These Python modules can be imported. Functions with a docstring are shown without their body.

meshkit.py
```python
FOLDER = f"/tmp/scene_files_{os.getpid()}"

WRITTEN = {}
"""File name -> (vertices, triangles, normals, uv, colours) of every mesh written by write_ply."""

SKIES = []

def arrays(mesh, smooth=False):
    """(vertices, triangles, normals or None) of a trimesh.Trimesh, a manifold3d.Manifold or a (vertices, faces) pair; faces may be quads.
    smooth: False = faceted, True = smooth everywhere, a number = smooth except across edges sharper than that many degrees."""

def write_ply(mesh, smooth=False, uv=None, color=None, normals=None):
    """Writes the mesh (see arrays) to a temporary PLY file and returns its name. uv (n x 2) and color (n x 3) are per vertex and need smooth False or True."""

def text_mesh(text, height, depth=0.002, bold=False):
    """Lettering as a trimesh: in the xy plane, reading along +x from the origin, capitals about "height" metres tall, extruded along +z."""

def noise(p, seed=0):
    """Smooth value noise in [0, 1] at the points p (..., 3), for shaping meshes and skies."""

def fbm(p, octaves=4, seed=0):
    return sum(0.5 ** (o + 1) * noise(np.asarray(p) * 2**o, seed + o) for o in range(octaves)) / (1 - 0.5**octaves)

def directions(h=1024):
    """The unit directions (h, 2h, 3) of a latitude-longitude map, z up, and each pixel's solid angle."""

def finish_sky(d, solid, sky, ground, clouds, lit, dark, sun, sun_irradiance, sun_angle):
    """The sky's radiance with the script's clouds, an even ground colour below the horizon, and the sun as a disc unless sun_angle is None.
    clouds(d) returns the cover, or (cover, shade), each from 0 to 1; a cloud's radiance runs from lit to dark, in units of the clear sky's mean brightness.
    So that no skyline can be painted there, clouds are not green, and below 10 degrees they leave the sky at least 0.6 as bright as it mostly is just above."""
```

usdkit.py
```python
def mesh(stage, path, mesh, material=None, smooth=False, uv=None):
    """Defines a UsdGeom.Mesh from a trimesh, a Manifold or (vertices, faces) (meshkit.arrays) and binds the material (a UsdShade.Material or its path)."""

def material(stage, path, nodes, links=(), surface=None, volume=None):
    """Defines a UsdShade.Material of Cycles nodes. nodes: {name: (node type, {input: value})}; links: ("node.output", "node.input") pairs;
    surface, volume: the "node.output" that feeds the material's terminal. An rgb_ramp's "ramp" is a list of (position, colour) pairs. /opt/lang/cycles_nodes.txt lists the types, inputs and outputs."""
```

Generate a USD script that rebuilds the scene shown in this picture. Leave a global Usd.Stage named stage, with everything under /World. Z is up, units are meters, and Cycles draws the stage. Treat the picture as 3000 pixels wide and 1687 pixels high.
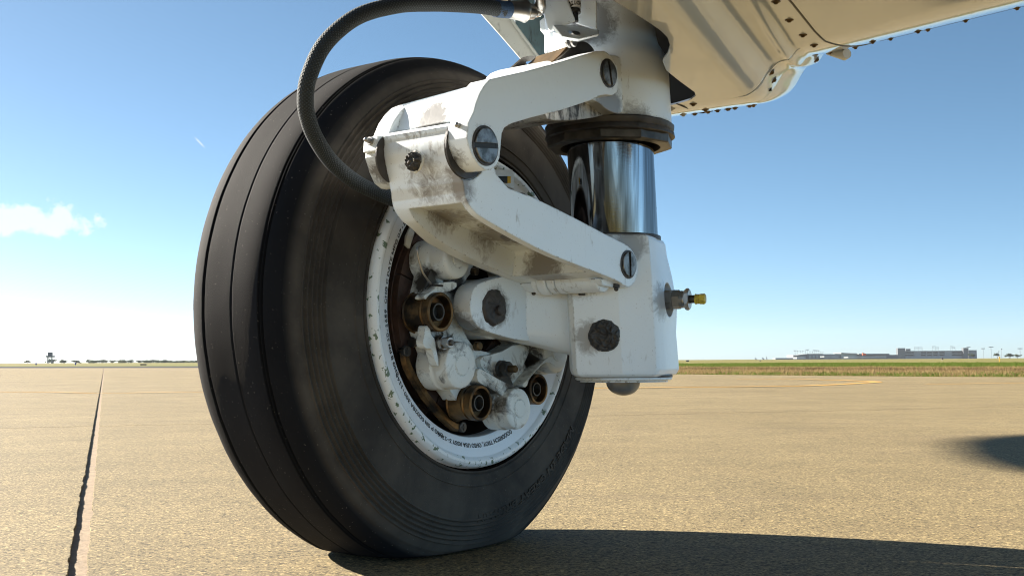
import math, random
import numpy as np, trimesh, manifold3d, shapely
from shapely import affinity
from shapely.geometry import Polygon
import usdkit, meshkit
from pxr import Gf, Sdf, Usd, UsdGeom, UsdLux, UsdShade, Vt
from manifold3d import Manifold, CrossSection

random.seed(7)
RNG = np.random.default_rng(7)
stage = Usd.Stage.CreateInMemory()
UsdGeom.SetStageUpAxis(stage, 'Z')
UsdGeom.SetStageMetersPerUnit(stage, 1.0)
UsdGeom.Xform.Define(stage, '/World')
UsdGeom.Scope.Define(stage, '/World/Looks')

# ------------------------------------------------------------------ camera, sky, sun, exposure
EXPOSURE = 2.1
SUN_EL, SUN_DIR = math.radians(25.0), (-0.864, 0.503)          # towards the sun, seen from above
SUN_INT, SKY_STR = 1.25, 0.05
cam = UsdGeom.Camera.Define(stage, '/World/camera')
cam.CreateHorizontalApertureAttr(36.0)
cam.CreateVerticalApertureAttr(36.0 * 575 / 1024)
cam.CreateFocalLengthAttr(36.0 * 3500.0 / 3000)
cam.CreateClippingRangeAttr(Gf.Vec2f(0.05, 20000))
cam.CreateExposureAttr(EXPOSURE)
_p, _r = math.radians(3.4753), math.radians(0.2842)
_fw = np.array([0, math.cos(_p), math.sin(_p)]); _up0 = np.array([0, -math.sin(_p), math.cos(_p)]); _rt0 = np.array([1.0, 0, 0])
_rt = math.cos(_r) * _rt0 - math.sin(_r) * _up0
_up = math.sin(_r) * _rt0 + math.cos(_r) * _up0
cam.AddTransformOp().Set(Gf.Matrix4d(*_rt, 0, *_up, 0, *(-_fw), 0, 0, 0, 0.3138, 1))

_sd = np.array([SUN_DIR[0], SUN_DIR[1]]) / math.hypot(*SUN_DIR)
sun_vec = np.array([_sd[0] * math.cos(SUN_EL), _sd[1] * math.cos(SUN_EL), math.sin(SUN_EL)])
sun = UsdLux.DistantLight.Define(stage, '/World/sun')
sun.CreateNormalizeAttr(True)
sun.CreateIntensityAttr(SUN_INT)
sun.CreateAngleAttr(0.53)
sun.CreateColorAttr(Gf.Vec3f(1.0, 0.92, 0.80))
_z = sun_vec; _x = np.cross([0, 0, 1.0], _z); _x /= np.linalg.norm(_x); _y = np.cross(_z, _x)
sun.AddTransformOp().Set(Gf.Matrix4d(*_x, 0, *_y, 0, *_z, 0, 0, 0, 50, 1))

dome = UsdLux.DomeLight.Define(stage, '/World/sky')
dome.GetPrim().SetCustomDataByKey('kind', 'structure')
dome.GetPrim().SetCustomDataByKey('label', 'clear blue daytime sky, pale towards the horizon at the left')
def _dir(az, el):
    az, el = math.radians(az), math.radians(el)
    return (math.sin(az) * math.cos(el), math.cos(az) * math.cos(el), math.sin(el))
sky_nodes = {
    'tc': ('texture_coordinate', {}),
    'sky': ('sky_texture', {'sky_type': 'single_scattering', 'sun_disc': False, 'sun_elevation': SUN_EL, 'sun_rotation': math.atan2(_sd[0], _sd[1]),
                            'altitude': 200.0, 'air_density': 0.5, 'aerosol_density': 0.35, 'ozone_density': 2.6}),
    'sat': ('hsv', {'hue': 0.483, 'saturation': 1.0, 'value': 0.77}),
    'bg': ('background_shader', {'strength': SKY_STR}),
    # one small cumulus low on the left, with broken edges
    'c1': ('vector_math', {'math_type': 'subtract', 'vector2': _dir(-22.2, 6.35)}),
    'cm': ('mapping', {'mapping_type': 'point', 'scale': (20.0, 20.0, 74.0)}),
    'cn': ('noise_texture', {'scale': 60.0, 'detail': 8.0, 'roughness': 0.62}),
    'cl': ('vector_math', {'math_type': 'length'}),
    'cd': ('math', {'math_type': 'multiply_add', 'value2': 2.6, 'value3': -0.95}),
    'ce': ('math', {'math_type': 'add'}),
    'cr': ('map_range', {'from_min': 1.30, 'from_max': 0.95, 'to_min': 0.0, 'to_max': 0.62, 'clamp': True}),
    'mixc': ('mix_color', {'b': (5.2, 5.3, 5.3), 'use_clamp': False}),
    # a short scrap of vapour trail above it
    'k0': ('vector_math', {'math_type': 'subtract', 'vector2': _dir(-14.75, 10.15)}), 'kt': ('vector_math', {'math_type': 'dot_product', 'vector2': (.70, .18, -.69)}), 'kn': ('vector_math', {'math_type': 'dot_product', 'vector2': (.68, .17, .71)}),
    'ka': ('math', {'math_type': 'absolute'}), 'kb': ('math', {'math_type': 'absolute'}), 'kf': ('map_range', {'from_min': .0062, 'from_max': .002, 'to_min': 0, 'to_max': .45, 'clamp': True}), 'kg': ('map_range', {'from_min': .0011, 'from_max': .0003, 'to_min': 0, 'to_max': 1, 'clamp': True}),
    'kk': ('math', {'math_type': 'multiply'}), 'mixk': ('mix_color', {'b': (5.0, 5.2, 5.3), 'use_clamp': False}),
}
sky_links = [('tc.generated', 'c1.vector1'), ('c1.vector', 'cm.vector'), ('cm.vector', 'cl.vector1'), ('tc.generated', 'cn.vector'), ('cn.fac', 'cd.value1'),
             ('cl.value', 'ce.value1'), ('cd.value', 'ce.value2'), ('ce.value', 'cr.value'), ('cr.result', 'mixc.fac'), ('sky.color', 'sat.color'), ('sat.color', 'mixc.a'), ('tc.generated', 'k0.vector1'), ('k0.vector', 'kt.vector1'), ('k0.vector', 'kn.vector1'), ('kt.value', 'ka.value1'), ('kn.value', 'kb.value1'), ('ka.value', 'kf.value'), ('kb.value', 'kg.value'),
             ('kf.result', 'kk.value1'), ('kg.result', 'kk.value2'), ('kk.value', 'mixk.fac'), ('mixc.result', 'mixk.a'), ('mixk.result', 'bg.color')]
UsdShade.MaterialBindingAPI.Apply(dome.GetPrim()).Bind(usdkit.material(stage, '/World/Looks/sky', sky_nodes, sky_links, surface='bg.background'))

# ------------------------------------------------------------------ scene tree helpers
_used = {}
def path_of(name, parent='/World'):
    parent = parent if isinstance(parent, str) else str(parent.GetPath())
    k = f'{parent}/{name}'
    n = _used.get(k, 0); _used[k] = n + 1
    return k if n == 0 else f'{k}_{n:03d}'
def say(p, **kw):
    for k, v in kw.items():
        if v: p.SetCustomDataByKey(k, v)
    return p
def xform(name, parent='/World', loc=(0, 0, 0), rz=0.0, **kw):
    x = UsdGeom.Xform.Define(stage, path_of(name, parent))
    if any(loc) or rz:
        x.AddTranslateOp().Set(Gf.Vec3d(*map(float, loc)))
        x.AddRotateZOp().Set(float(rz))
    return say(x.GetPrim(), **kw)
def obj(name, mesh, mat, parent='/World', smooth=32, **kw):
    return say(usdkit.mesh(stage, path_of(name, parent), mesh, M[mat], smooth=smooth).GetPrim(), **kw)

# ------------------------------------------------------------------ shapes (the aircraft's own axes: a outboard, b aft, z up)
def tm(m):
    if isinstance(m, trimesh.Trimesh): return m
    k = m.to_mesh()
    return trimesh.Trimesh(k.vert_properties[:, :3], k.tri_verts, process=False)
def cat(*ms): return trimesh.util.concatenate([tm(m) for m in ms])
def chaikin(p, n=1):
    p = np.asarray(p, float)
    for _ in range(n):
        q = np.roll(p, -1, 0)
        p = np.stack([.75 * p + .25 * q, .25 * p + .75 * q], 1).reshape(-1, p.shape[1])
    return p
def ccw(p):
    p = np.asarray(p, float)
    return p if Polygon(p).exterior.is_ccw else p[::-1]
AFF = np.array([[0, 0, 1, 0], [1, 0, 0, 0], [0, 1, 0, 0]], float)
def ext(poly, a0, a1, smooth=0):
    """A (b, z) outline extruded along a."""
    p = ccw(chaikin(poly, smooth) if smooth else poly)
    m = CrossSection([p.tolist()]).extrude(a1 - a0)
    A_ = AFF.copy(); A_[0, 3] = a0
    return m.transform(A_)
def hull(pts): return Manifold.hull_points(np.asarray(pts, float))
def frame(d):
    d = np.asarray(d, float); d = d / np.linalg.norm(d)
    u = np.cross(d, [0, 0, 1.0] if abs(d[2]) < .9 else [1.0, 0, 0]); u /= np.linalg.norm(u)
    return d, u, np.cross(d, u)
def ring(c, d, r, n=32, turn=0.0):
    d, u, v = frame(d)
    t = np.arange(n) / n * 2 * np.pi + turn
    return np.asarray(c) + r * (np.cos(t)[:, None] * u + np.sin(t)[:, None] * v)
def cone(p0, p1, r0, r1, n=36, turn=0.0):
    d = np.subtract(p1, p0)
    return hull(np.vstack([ring(p0, d, r0, n, turn), ring(p1, d, r1, n, turn)]))
def rod(p0, p1, r, n=36, ch=0.0, turn=0.0):
    p0, p1 = np.asarray(p0, float), np.asarray(p1, float)
    d = (p1 - p0) / np.linalg.norm(p1 - p0)
    if not ch: return cone(p0, p1, r, r, n, turn)
    return hull(np.vstack([ring(p0, d, r - ch, n, turn), ring(p0 + d * ch, d, r, n, turn), ring(p1 - d * ch, d, r, n, turn), ring(p1, d, r - ch, n, turn)]))
def arod(b, z, a0, a1, r, **kw): return rod((a0, b, z), (a1, b, z), r, **kw)
def ball(c, r, n=24): return Manifold.sphere(r, n).translate([float(x) for x in c])
def lathe(prof, axis_at, n=96, up='z', closed=True):
    """Surface of revolution of profile [(h, r)]: about a line along z that passes axis_at(h) -> (a, b), or about a line along a at (b, z)."""
    prof = np.asarray(prof, float)
    t = np.arange(n) / n * 2 * np.pi
    V = []
    for h, r in prof:
        if up == 'z':
            a0, b0 = axis_at(h)
            V.append(np.stack([a0 + r * np.cos(t), b0 + r * np.sin(t), np.full(n, h)], 1))
        else:
            b0, z0 = axis_at
            V.append(np.stack([np.full(n, h), b0 + r * np.cos(t), z0 + r * np.sin(t)], 1))
    V = np.vstack(V); F = []
    m = len(prof)
    i = np.arange(n); j = (i + 1) % n
    for k in range(m - 1):
        F.append(np.stack([k * n + i, k * n + j, (k + 1) * n + j, (k + 1) * n + i], 1))
    F = np.vstack(F)
    F = np.vstack([F[:, [0, 1, 2]], F[:, [0, 2, 3]]])
    msh = trimesh.Trimesh(V, F, process=False)
    msh.merge_vertices(); msh.update_faces(msh.nondegenerate_faces())
    msh.fix_normals()
    return msh
def tube(path, r, n=20, k=1, caps=True):
    """A round tube through the points (Catmull-Rom, k steps a span); r a number or one per point."""
    P = np.asarray(path, float); R = np.broadcast_to(np.asarray(r, float), (len(P),))
    if k > 1:
        Q, RR = [], []
        E = np.vstack([2 * P[0] - P[1], P, 2 * P[-1] - P[-2]])
        for i in range(1, len(P)):
            p0, p1, p2, p3 = E[i - 1:i + 3]
            for t in np.arange(k) / k:
                Q.append(.5 * (2 * p1 + (p2 - p0) * t + (2 * p0 - 5 * p1 + 4 * p2 - p3) * t * t + (3 * p1 - p0 - 3 * p2 + p3) * t ** 3)); RR.append(R[i - 1] * (1 - t) + R[i] * t)
        P, R = np.vstack(Q + [P[-1]]), np.r_[RR, R[-1]]
    T = np.gradient(P, axis=0); T /= np.linalg.norm(T, axis=1)[:, None]
    u = frame(T[0])[1]; V = []
    t = np.arange(n) / n * 2 * np.pi
    for p, d, rr in zip(P, T, R):
        u = u - d * (u @ d); u /= np.linalg.norm(u); v = np.cross(d, u)
        V.append(p + rr * (np.cos(t)[:, None] * u + np.sin(t)[:, None] * v))
    m = len(P); V = np.vstack(V + [P[:1], P[-1:]])
    i = np.arange(n); j = (i + 1) % n; F = []
    for q in range(m - 1):
        F.append(np.stack([q * n + i, q * n + j, (q + 1) * n + j], 1)); F.append(np.stack([q * n + i, (q + 1) * n + j, (q + 1) * n + i], 1))
    if caps:
        F.append(np.stack([np.full(n, m * n), j, i], 1)); F.append(np.stack([np.full(n, m * n + 1), (m - 1) * n + i, (m - 1) * n + j], 1))
    return trimesh.Trimesh(V, np.vstack(F), process=False)
def plate(pts, t, side=0.5):
    """A flat-ish plate through 3-D corner points, t thick (side: share of the thickness towards the normal)."""
    P = np.asarray(pts, float); c = P.mean(0)
    w, s, vt = np.linalg.svd(P - c); nrm = vt[2]
    if nrm @ np.array([.5, -1, 0]) < 0: nrm = -nrm
    u, v = vt[0], np.cross(nrm, vt[0])
    q = np.stack([(P - c) @ u, (P - c) @ v], 1)
    if not Polygon(q).exterior.is_ccw: q = q[::-1]
    m = CrossSection([q.tolist()]).extrude(t)
    off = c - nrm * t * (1 - side)
    return m.transform(np.stack([u, v, nrm, off], 1))
def hexnut(p0, p1, r, turn=0.3, ch=0.12):
    p0, p1 = np.asarray(p0, float), np.asarray(p1, float); d = (p1 - p0) / np.linalg.norm(p1 - p0)
    full = rod(p0, p1, r, n=6, turn=turn)
    return full ^ rod(p0 - d * r * .0, p1, r * 1.0, n=40, ch=r * ch)
def box(x0, x1, y0, y1, z0, z1):
    return Manifold.cube([x1 - x0, y1 - y0, z1 - z0]).translate([x0, y0, z0])
def ring_text(text, h, r, phi0, b0, z0, surf, depth=0.0006, bold=True, width=1.0):
    """Lettering bent round a circle on a face that looks along +a, read clockwise with the tops outward; surf(r) -> a of the face there."""
    m = meshkit.text_mesh(text, h, depth, bold=bold)
    m = m.subdivide_to_size(h * 0.6) if False else m
    v = m.vertices.copy(); x, y, d = v[:, 0] * width, v[:, 1], v[:, 2]
    rr = r + y; ph = phi0 - x / r
    out = np.stack([surf(rr) + d, b0 + rr * np.cos(ph), z0 + rr * np.sin(ph)], 1)
    f = m.faces.copy()
    k = trimesh.Trimesh(out, f, process=False); k.fix_normals()
    return k
def drape(m, amp, freq, seed=0):
    m = tm(m).copy()
    n = meshkit.fbm(m.vertices * freq, 3, seed)[:, None] - .5
    m.vertices = m.vertices + m.vertex_normals * n * amp
    return m

# ------------------------------------------------------------------ materials
M = {}
def mat(name, nodes, links, surface='p.BSDF', **kw):
    M[name] = usdkit.material(stage, '/World/Looks/' + name, nodes, links, surface=surface, **kw)
def simple(name, c1, c2, scale=8.0, rough=0.5, metal=0.0, bump=0.0, bscale=60.0, spec=0.5, bev=0.0, coat=0.0, lo=.35, hi=.65, stretch=(1, 1, 1), rough2=None):
    """A two-tone noisy surface; c1 -> c2 by a fractal noise, optional fine relief and softened edges."""
    N = {'tc': ('texture_coordinate', {}), 'mp': ('mapping', {'scale': stretch}), 'n': ('noise_texture', {'scale': scale, 'detail': 6.0, 'roughness': 0.6}),
         'r': ('rgb_ramp', {'ramp': [(0, c1), (lo, c1), (hi, c2), (1, c2)]}),
         'p': ('principled_bsdf', {'roughness': rough, 'metallic': metal, 'specular_ior_level': spec, 'coat_weight': coat})}
    L = [('tc.object', 'mp.vector'), ('mp.vector', 'n.vector'), ('n.fac', 'r.fac'), ('r.color', 'p.base_color')]
    if rough2 is not None:
        N['rr'] = ('map_range', {'from_min': .35, 'from_max': .65, 'to_min': rough, 'to_max': rough2, 'clamp': True}); L += [('n.fac', 'rr.value'), ('rr.result', 'p.roughness')]
    if bump:
        N['bn'] = ('noise_texture', {'scale': bscale, 'detail': 3.0}); N['b'] = ('bump', {'strength': 1.0, 'distance': bump})
        L += [('mp.vector', 'bn.vector'), ('bn.fac', 'b.height'), ('b.normal', 'p.normal')]
        if bev: N['bv'] = ('bevel', {'samples': 4, 'radius': bev}); L += [('bv.bevel', 'b.normal')]
    elif bev:
        N['bv'] = ('bevel', {'samples': 4, 'radius': bev}); L += [('bv.bevel', 'p.normal')]
    mat(name, N, L)
def painted(name, base, dirt, amount, bev=0.004, scale=7.0, rough=0.3, chips=0.0, chip_col=(.12, .16, .10), streak=(26.0, 26.0, 7.0), stains=(), stain_col=None, stain_amt=.85):
    """White paint with greasy smears, fine specks, hairline scratches and, where asked, chips down to the primer."""
    N = {'tc': ('texture_coordinate', {}),
         'n1': ('noise_texture', {'scale': scale, 'detail': 8.0, 'roughness': 0.65, 'distortion': 0.6}),
         'mp': ('mapping', {'scale': streak}), 'n2': ('noise_texture', {'scale': 2.6, 'detail': 8.0, 'roughness': 0.7, 'distortion': 1.2}),
         'mul': ('math', {'math_type': 'multiply'}),
         'r1': ('map_range', {'from_min': .385 - .30 * amount, 'from_max': .50 - .30 * amount, 'to_min': 0, 'to_max': min(1, .5 + amount), 'clamp': True}),
         'v': ('noise_texture', {'scale': 420.0, 'detail': 2.0}), 'rv': ('map_range', {'from_min': .69, 'from_max': .76, 'to_min': 0, 'to_max': .55, 'clamp': True}),
         'mx': ('math', {'math_type': 'maximum'}),
         'tone': ('noise_texture', {'scale': 3.0, 'detail': 3.0}), 'rt': ('rgb_ramp', {'ramp': [(0, tuple(.90 * x for x in base)), (.4, base), (1, tuple(min(.86, 1.03 * x) for x in base))]}),
         'c': ('mix_color', {'b': dirt}), 'rg': ('map_range', {'from_min': 0, 'from_max': 1, 'to_min': rough, 'to_max': .6}),
         'p': ('principled_bsdf', {'specular_ior_level': 0.5, 'coat_weight': 0.25, 'coat_roughness': 0.12}),
         'bn': ('noise_texture', {'scale': 90.0, 'detail': 3.0}), 'b': ('bump', {'strength': 0.5, 'distance': 0.0006}), 'bv': ('bevel', {'samples': 4, 'radius': bev})}
    N.update({'ge': ('geometry', {}), 'ed': ('vector_math', {'math_type': 'dot_product'}), 'er': ('map_range', {'from_min': .985, 'from_max': .90, 'to_min': 0, 'to_max': 1, 'clamp': True}), 'ek': ('noise_texture', {'scale': 130.0, 'detail': 5.0, 'roughness': .6}), 'ef': ('map_range', {'from_min': .56, 'from_max': .62, 'to_min': 0, 'to_max': .8, 'clamp': True}), 'em': ('math', {'math_type': 'multiply'}), 'ec': ('mix_color', {'b': (.11, .095, .08)})})
    L = [('bv.bevel', 'ed.vector1'), ('ge.normal', 'ed.vector2'), ('ed.value', 'er.value'), ('tc.object', 'ek.vector'), ('ek.fac', 'ef.value'), ('er.result', 'em.value1'), ('ef.result', 'em.value2'), ('em.value', 'ec.fac'),
         ('tc.object', 'n1.vector'), ('tc.object', 'mp.vector'), ('mp.vector', 'n2.vector'), ('tc.object', 'v.vector'), ('tc.object', 'tone.vector'), ('tc.object', 'bn.vector'),
         ('n1.fac', 'mul.value1'), ('n2.fac', 'mul.value2'), ('mul.value', 'r1.value'), ('v.fac', 'rv.value'), ('r1.result', 'mx.value1'), ('rv.result', 'mx.value2'),
         ('tone.fac', 'rt.fac'), ('rt.color', 'ec.a'), ('ec.result', 'c.a'), ('mx.value', 'c.fac'), ('mx.value', 'rg.value'), ('rg.result', 'p.roughness'),
         ('bn.fac', 'b.height'), ('bv.bevel', 'b.normal'), ('b.normal', 'p.normal')]
    if stains:
        # grease and brake dust spread round the joints they come from
        last = None
        for k, (x_, y_, z_, r_) in enumerate(stains):
            N[f'd{k}'] = ('vector_math', {'math_type': 'distance', 'vector2': (x_, y_, z_)}); N[f'q{k}'] = ('map_range', {'from_min': r_, 'from_max': r_ * .3, 'to_min': 0, 'to_max': 1, 'clamp': True})
            L += [('tc.object', f'd{k}.vector1'), (f'd{k}.value', f'q{k}.value')]
            if last is None: last = f'q{k}.result'
            else:
                N[f'x{k}'] = ('math', {'math_type': 'maximum'}); L += [(last, f'x{k}.value1'), (f'q{k}.result', f'x{k}.value2')]; last = f'x{k}.value'
        N['sn'] = ('noise_texture', {'scale': 75.0, 'detail': 8.0, 'roughness': .68, 'distortion': .9}); N['sa'] = ('math', {'math_type': 'multiply_add', 'value2': 1.3}); N['sf'] = ('map_range', {'from_min': .92, 'from_max': 1.36, 'to_min': 0, 'to_max': stain_amt, 'clamp': True})
        N['sc'] = ('mix_color', {'b': stain_col or dirt}); N['cb'] = N['c']
        L += [('tc.object', 'sn.vector'), ('sn.fac', 'sa.value1'), (last, 'sa.value3'), ('sa.value', 'sf.value'), ('sf.result', 'sc.fac')]
        L = [l for l in L if l != ('c.result', 'p.base_color')] + [('c.result', 'sc.a')]; del N['cb']
        out_ = 'sc.result'
    else: out_ = 'c.result'
    if chips:
        N.update({'k': ('noise_texture', {'scale': 85.0, 'detail': 5.0, 'roughness': .55}), 'kr': ('map_range', {'from_min': .64 - chips, 'from_max': .655 - chips, 'to_min': 0, 'to_max': 1, 'clamp': True}), 'c2': ('mix_color', {'b': chip_col})})
        L += [('tc.object', 'k.vector'), ('k.fac', 'kr.value'), ('kr.result', 'c2.fac'), (out_, 'c2.a'), ('c2.result', 'p.base_color')]
    else:
        L += [(out_, 'p.base_color')]
    mat(name, N, L)

WHITE = (.80, .86, .90)
GRIME = (.16, .115, .075)
painted('gear_white', WHITE, GRIME, .10)
painted('gear_white_worn', WHITE, (.10, .075, .05), .26)
painted('oily_white', (.42, .40, .36), (.035, .028, .02), .55, scale=20.0)
painted('brake_white', (.68, .70, .68), (.025, .02, .016), .36, bev=.0025, scale=24.0, rough=.4, streak=(9.0, 9.0, 9.0))
painted('rim_white', (.78, .80, .82), (.30, .26, .20), .05, bev=.0015, rough=.35)
painted('rim_edge_white', (.72, .74, .74), (.30, .26, .20), .2, bev=.0015, rough=.4, chips=.045, chip_col=(.12, .17, .11))
painted('pale_teal_paint', (.10, .15, .15), (.03, .03, .028), .45, bev=.002)
painted('cream_paint', (.62, .60, .52), (.12, .09, .06), .30, bev=.003, scale=12.0)
simple('rubber_seal', (.018, .016, .015), (.05, .042, .038), scale=30, rough=.45, bump=.0012, bscale=90)
simple('grease', (.016, .014, .013), (.05, .048, .046), scale=22, rough=.28, bump=.004, bscale=120, stretch=(1, 1, 1))
simple('dark_metal', (.05, .048, .045), (.13, .12, .11), scale=20, rough=.42, metal=.7, bump=.0004, bscale=140)
simple('steel', (.30, .29, .28), (.52, .51, .50), scale=30, rough=.33, metal=1.0, bev=.0008)
simple('pin_steel', (.10, .097, .09), (.26, .255, .25), scale=60, rough=.34, metal=.85, lo=.42, hi=.58, bev=.001)
simple('brass', (.235, .135, .055), (.035, .027, .02), scale=30, rough=.40, metal=.9, lo=.36, hi=.62, bev=.0012)
simple('bronze', (.16, .10, .045), (.05, .035, .02), scale=30, rough=.4, metal=.7, bev=.0008)
simple('rust_disc', (.105, .058, .042), (.035, .024, .02), scale=14, rough=.75, metal=.1, bump=.0008, bscale=150, lo=.38, hi=.66)
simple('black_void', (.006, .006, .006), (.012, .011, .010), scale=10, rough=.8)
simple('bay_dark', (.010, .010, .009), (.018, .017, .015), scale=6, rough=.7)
simple('black_paint', (.012, .012, .013), (.02, .02, .02), scale=30, rough=.5)
simple('yellow_cap', (.62, .46, .05), (.35, .28, .06), scale=160, rough=.45, lo=.5, hi=.62, bev=.001)
simple('label_yellow', (.75, .42, .02), (.70, .40, .02), scale=10, rough=.5)
simple('label_white', (.72, .72, .70), (.66, .66, .64), scale=10, rough=.45)
simple('grey_metal', (.17, .17, .16), (.30, .29, .28), scale=25, rough=.45, metal=.5, bev=.001)
simple('plug_grey', (.33, .33, .31), (.42, .42, .39), scale=60, rough=.5)
simple('blue_sleeve', (.012, .035, .085), (.035, .08, .16), scale=300, rough=.7, bump=.0008, bscale=500)

# chrome of the oleo piston: mirror with rubbed scratches and a thin oil film
mat('chrome', {'tc': ('texture_coordinate', {}), 'mp': ('mapping', {'scale': (30.0, 30.0, 240.0), 'rotation': (0.25, 0.1, 0)}), 'n': ('noise_texture', {'scale': 3.0, 'detail': 5.0, 'roughness': .7}),
               'n2': ('noise_texture', {'scale': 9.0, 'detail': 3.0}), 'r': ('map_range', {'from_min': .42, 'from_max': .72, 'to_min': .02, 'to_max': .13, 'clamp': True}),
               'b': ('bump', {'strength': .10, 'distance': .0003}), 'mv': ('mapping', {'scale': (42.0, 42.0, 1.6)}), 'nv': ('noise_texture', {'scale': 1.0, 'detail': 4.0, 'roughness': .6, 'distortion': .3}), 'rv': ('rgb_ramp', {'ramp': [(0, (.50, .51, .53)), (.38, (.46, .47, .49)), (.50, (.20, .20, .205)), (.62, (.08, .078, .075)), (1, (.05, .048, .045))]}),
               'p': ('principled_bsdf', {'metallic': 1.0})},
    [('tc.object', 'mv.vector'), ('mv.vector', 'nv.vector'), ('nv.fac', 'rv.fac'), ('rv.color', 'p.base_color'), ('tc.object', 'mp.vector'), ('mp.vector', 'n.vector'), ('tc.object', 'n2.vector'), ('n2.fac', 'r.value'), ('r.result', 'p.roughness'), ('n.fac', 'b.height'), ('b.normal', 'p.normal')])
# tyre rubber: grey-brown dust in broad bands, fine grain
mat('rubber', {'tc': ('texture_coordinate', {}), 'n': ('noise_texture', {'scale': 7.0, 'detail': 7.0, 'roughness': .62, 'distortion': .4}),
               'r': ('rgb_ramp', {'ramp': [(0, (.015, .0132, .0118)), (.38, (.029, .0245, .0205)), (.58, (.060, .050, .040)), (1, (.105, .090, .070))]}),
               'sx': ('separate_xyz', {}), 'wall': ('map_range', {'from_min': .098, 'from_max': .108, 'to_min': 0, 'to_max': 1, 'clamp': True}), 'spl': ('map_range', {'from_min': .098, 'from_max': .108, 'to_min': .07, 'to_max': .24, 'clamp': True}), 'tread': ('rgb_ramp', {'ramp': [(0, (.0065, .0066, .0078)), (.5, (.0088, .0089, .0102)), (1, (.014, .014, .0155))]}), 'mt': ('mix_color', {}),
               'sp': ('noise_texture', {'scale': 260.0, 'detail': 2.0}), 'sr': ('map_range', {'from_min': .70, 'from_max': .76, 'to_min': 0, 'to_max': .4, 'clamp': True}), 'm': ('mix_color', {'b': (.20, .18, .15)}),
               'g': ('noise_texture', {'scale': 700.0, 'detail': 2.0}), 'b': ('bump', {'strength': .7, 'distance': .0006}),
               'p': ('principled_bsdf', {'roughness': .80})},
    [('tc.object', 'n.vector'), ('n.fac', 'r.fac'), ('n.fac', 'tread.fac'), ('tc.object', 'sx.vector'), ('sx.x', 'wall.value'), ('sx.x', 'spl.value'), ('spl.result', 'p.specular_ior_level'), ('wall.result', 'mt.fac'), ('tread.color', 'mt.a'), ('r.color', 'mt.b'), ('tc.object', 'sp.vector'), ('sp.fac', 'sr.value'), ('sr.result', 'm.fac'), ('mt.result', 'm.a'), ('m.result', 'p.base_color'),
     ('tc.object', 'g.vector'), ('g.fac', 'b.height'), ('b.normal', 'p.normal')])
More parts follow.
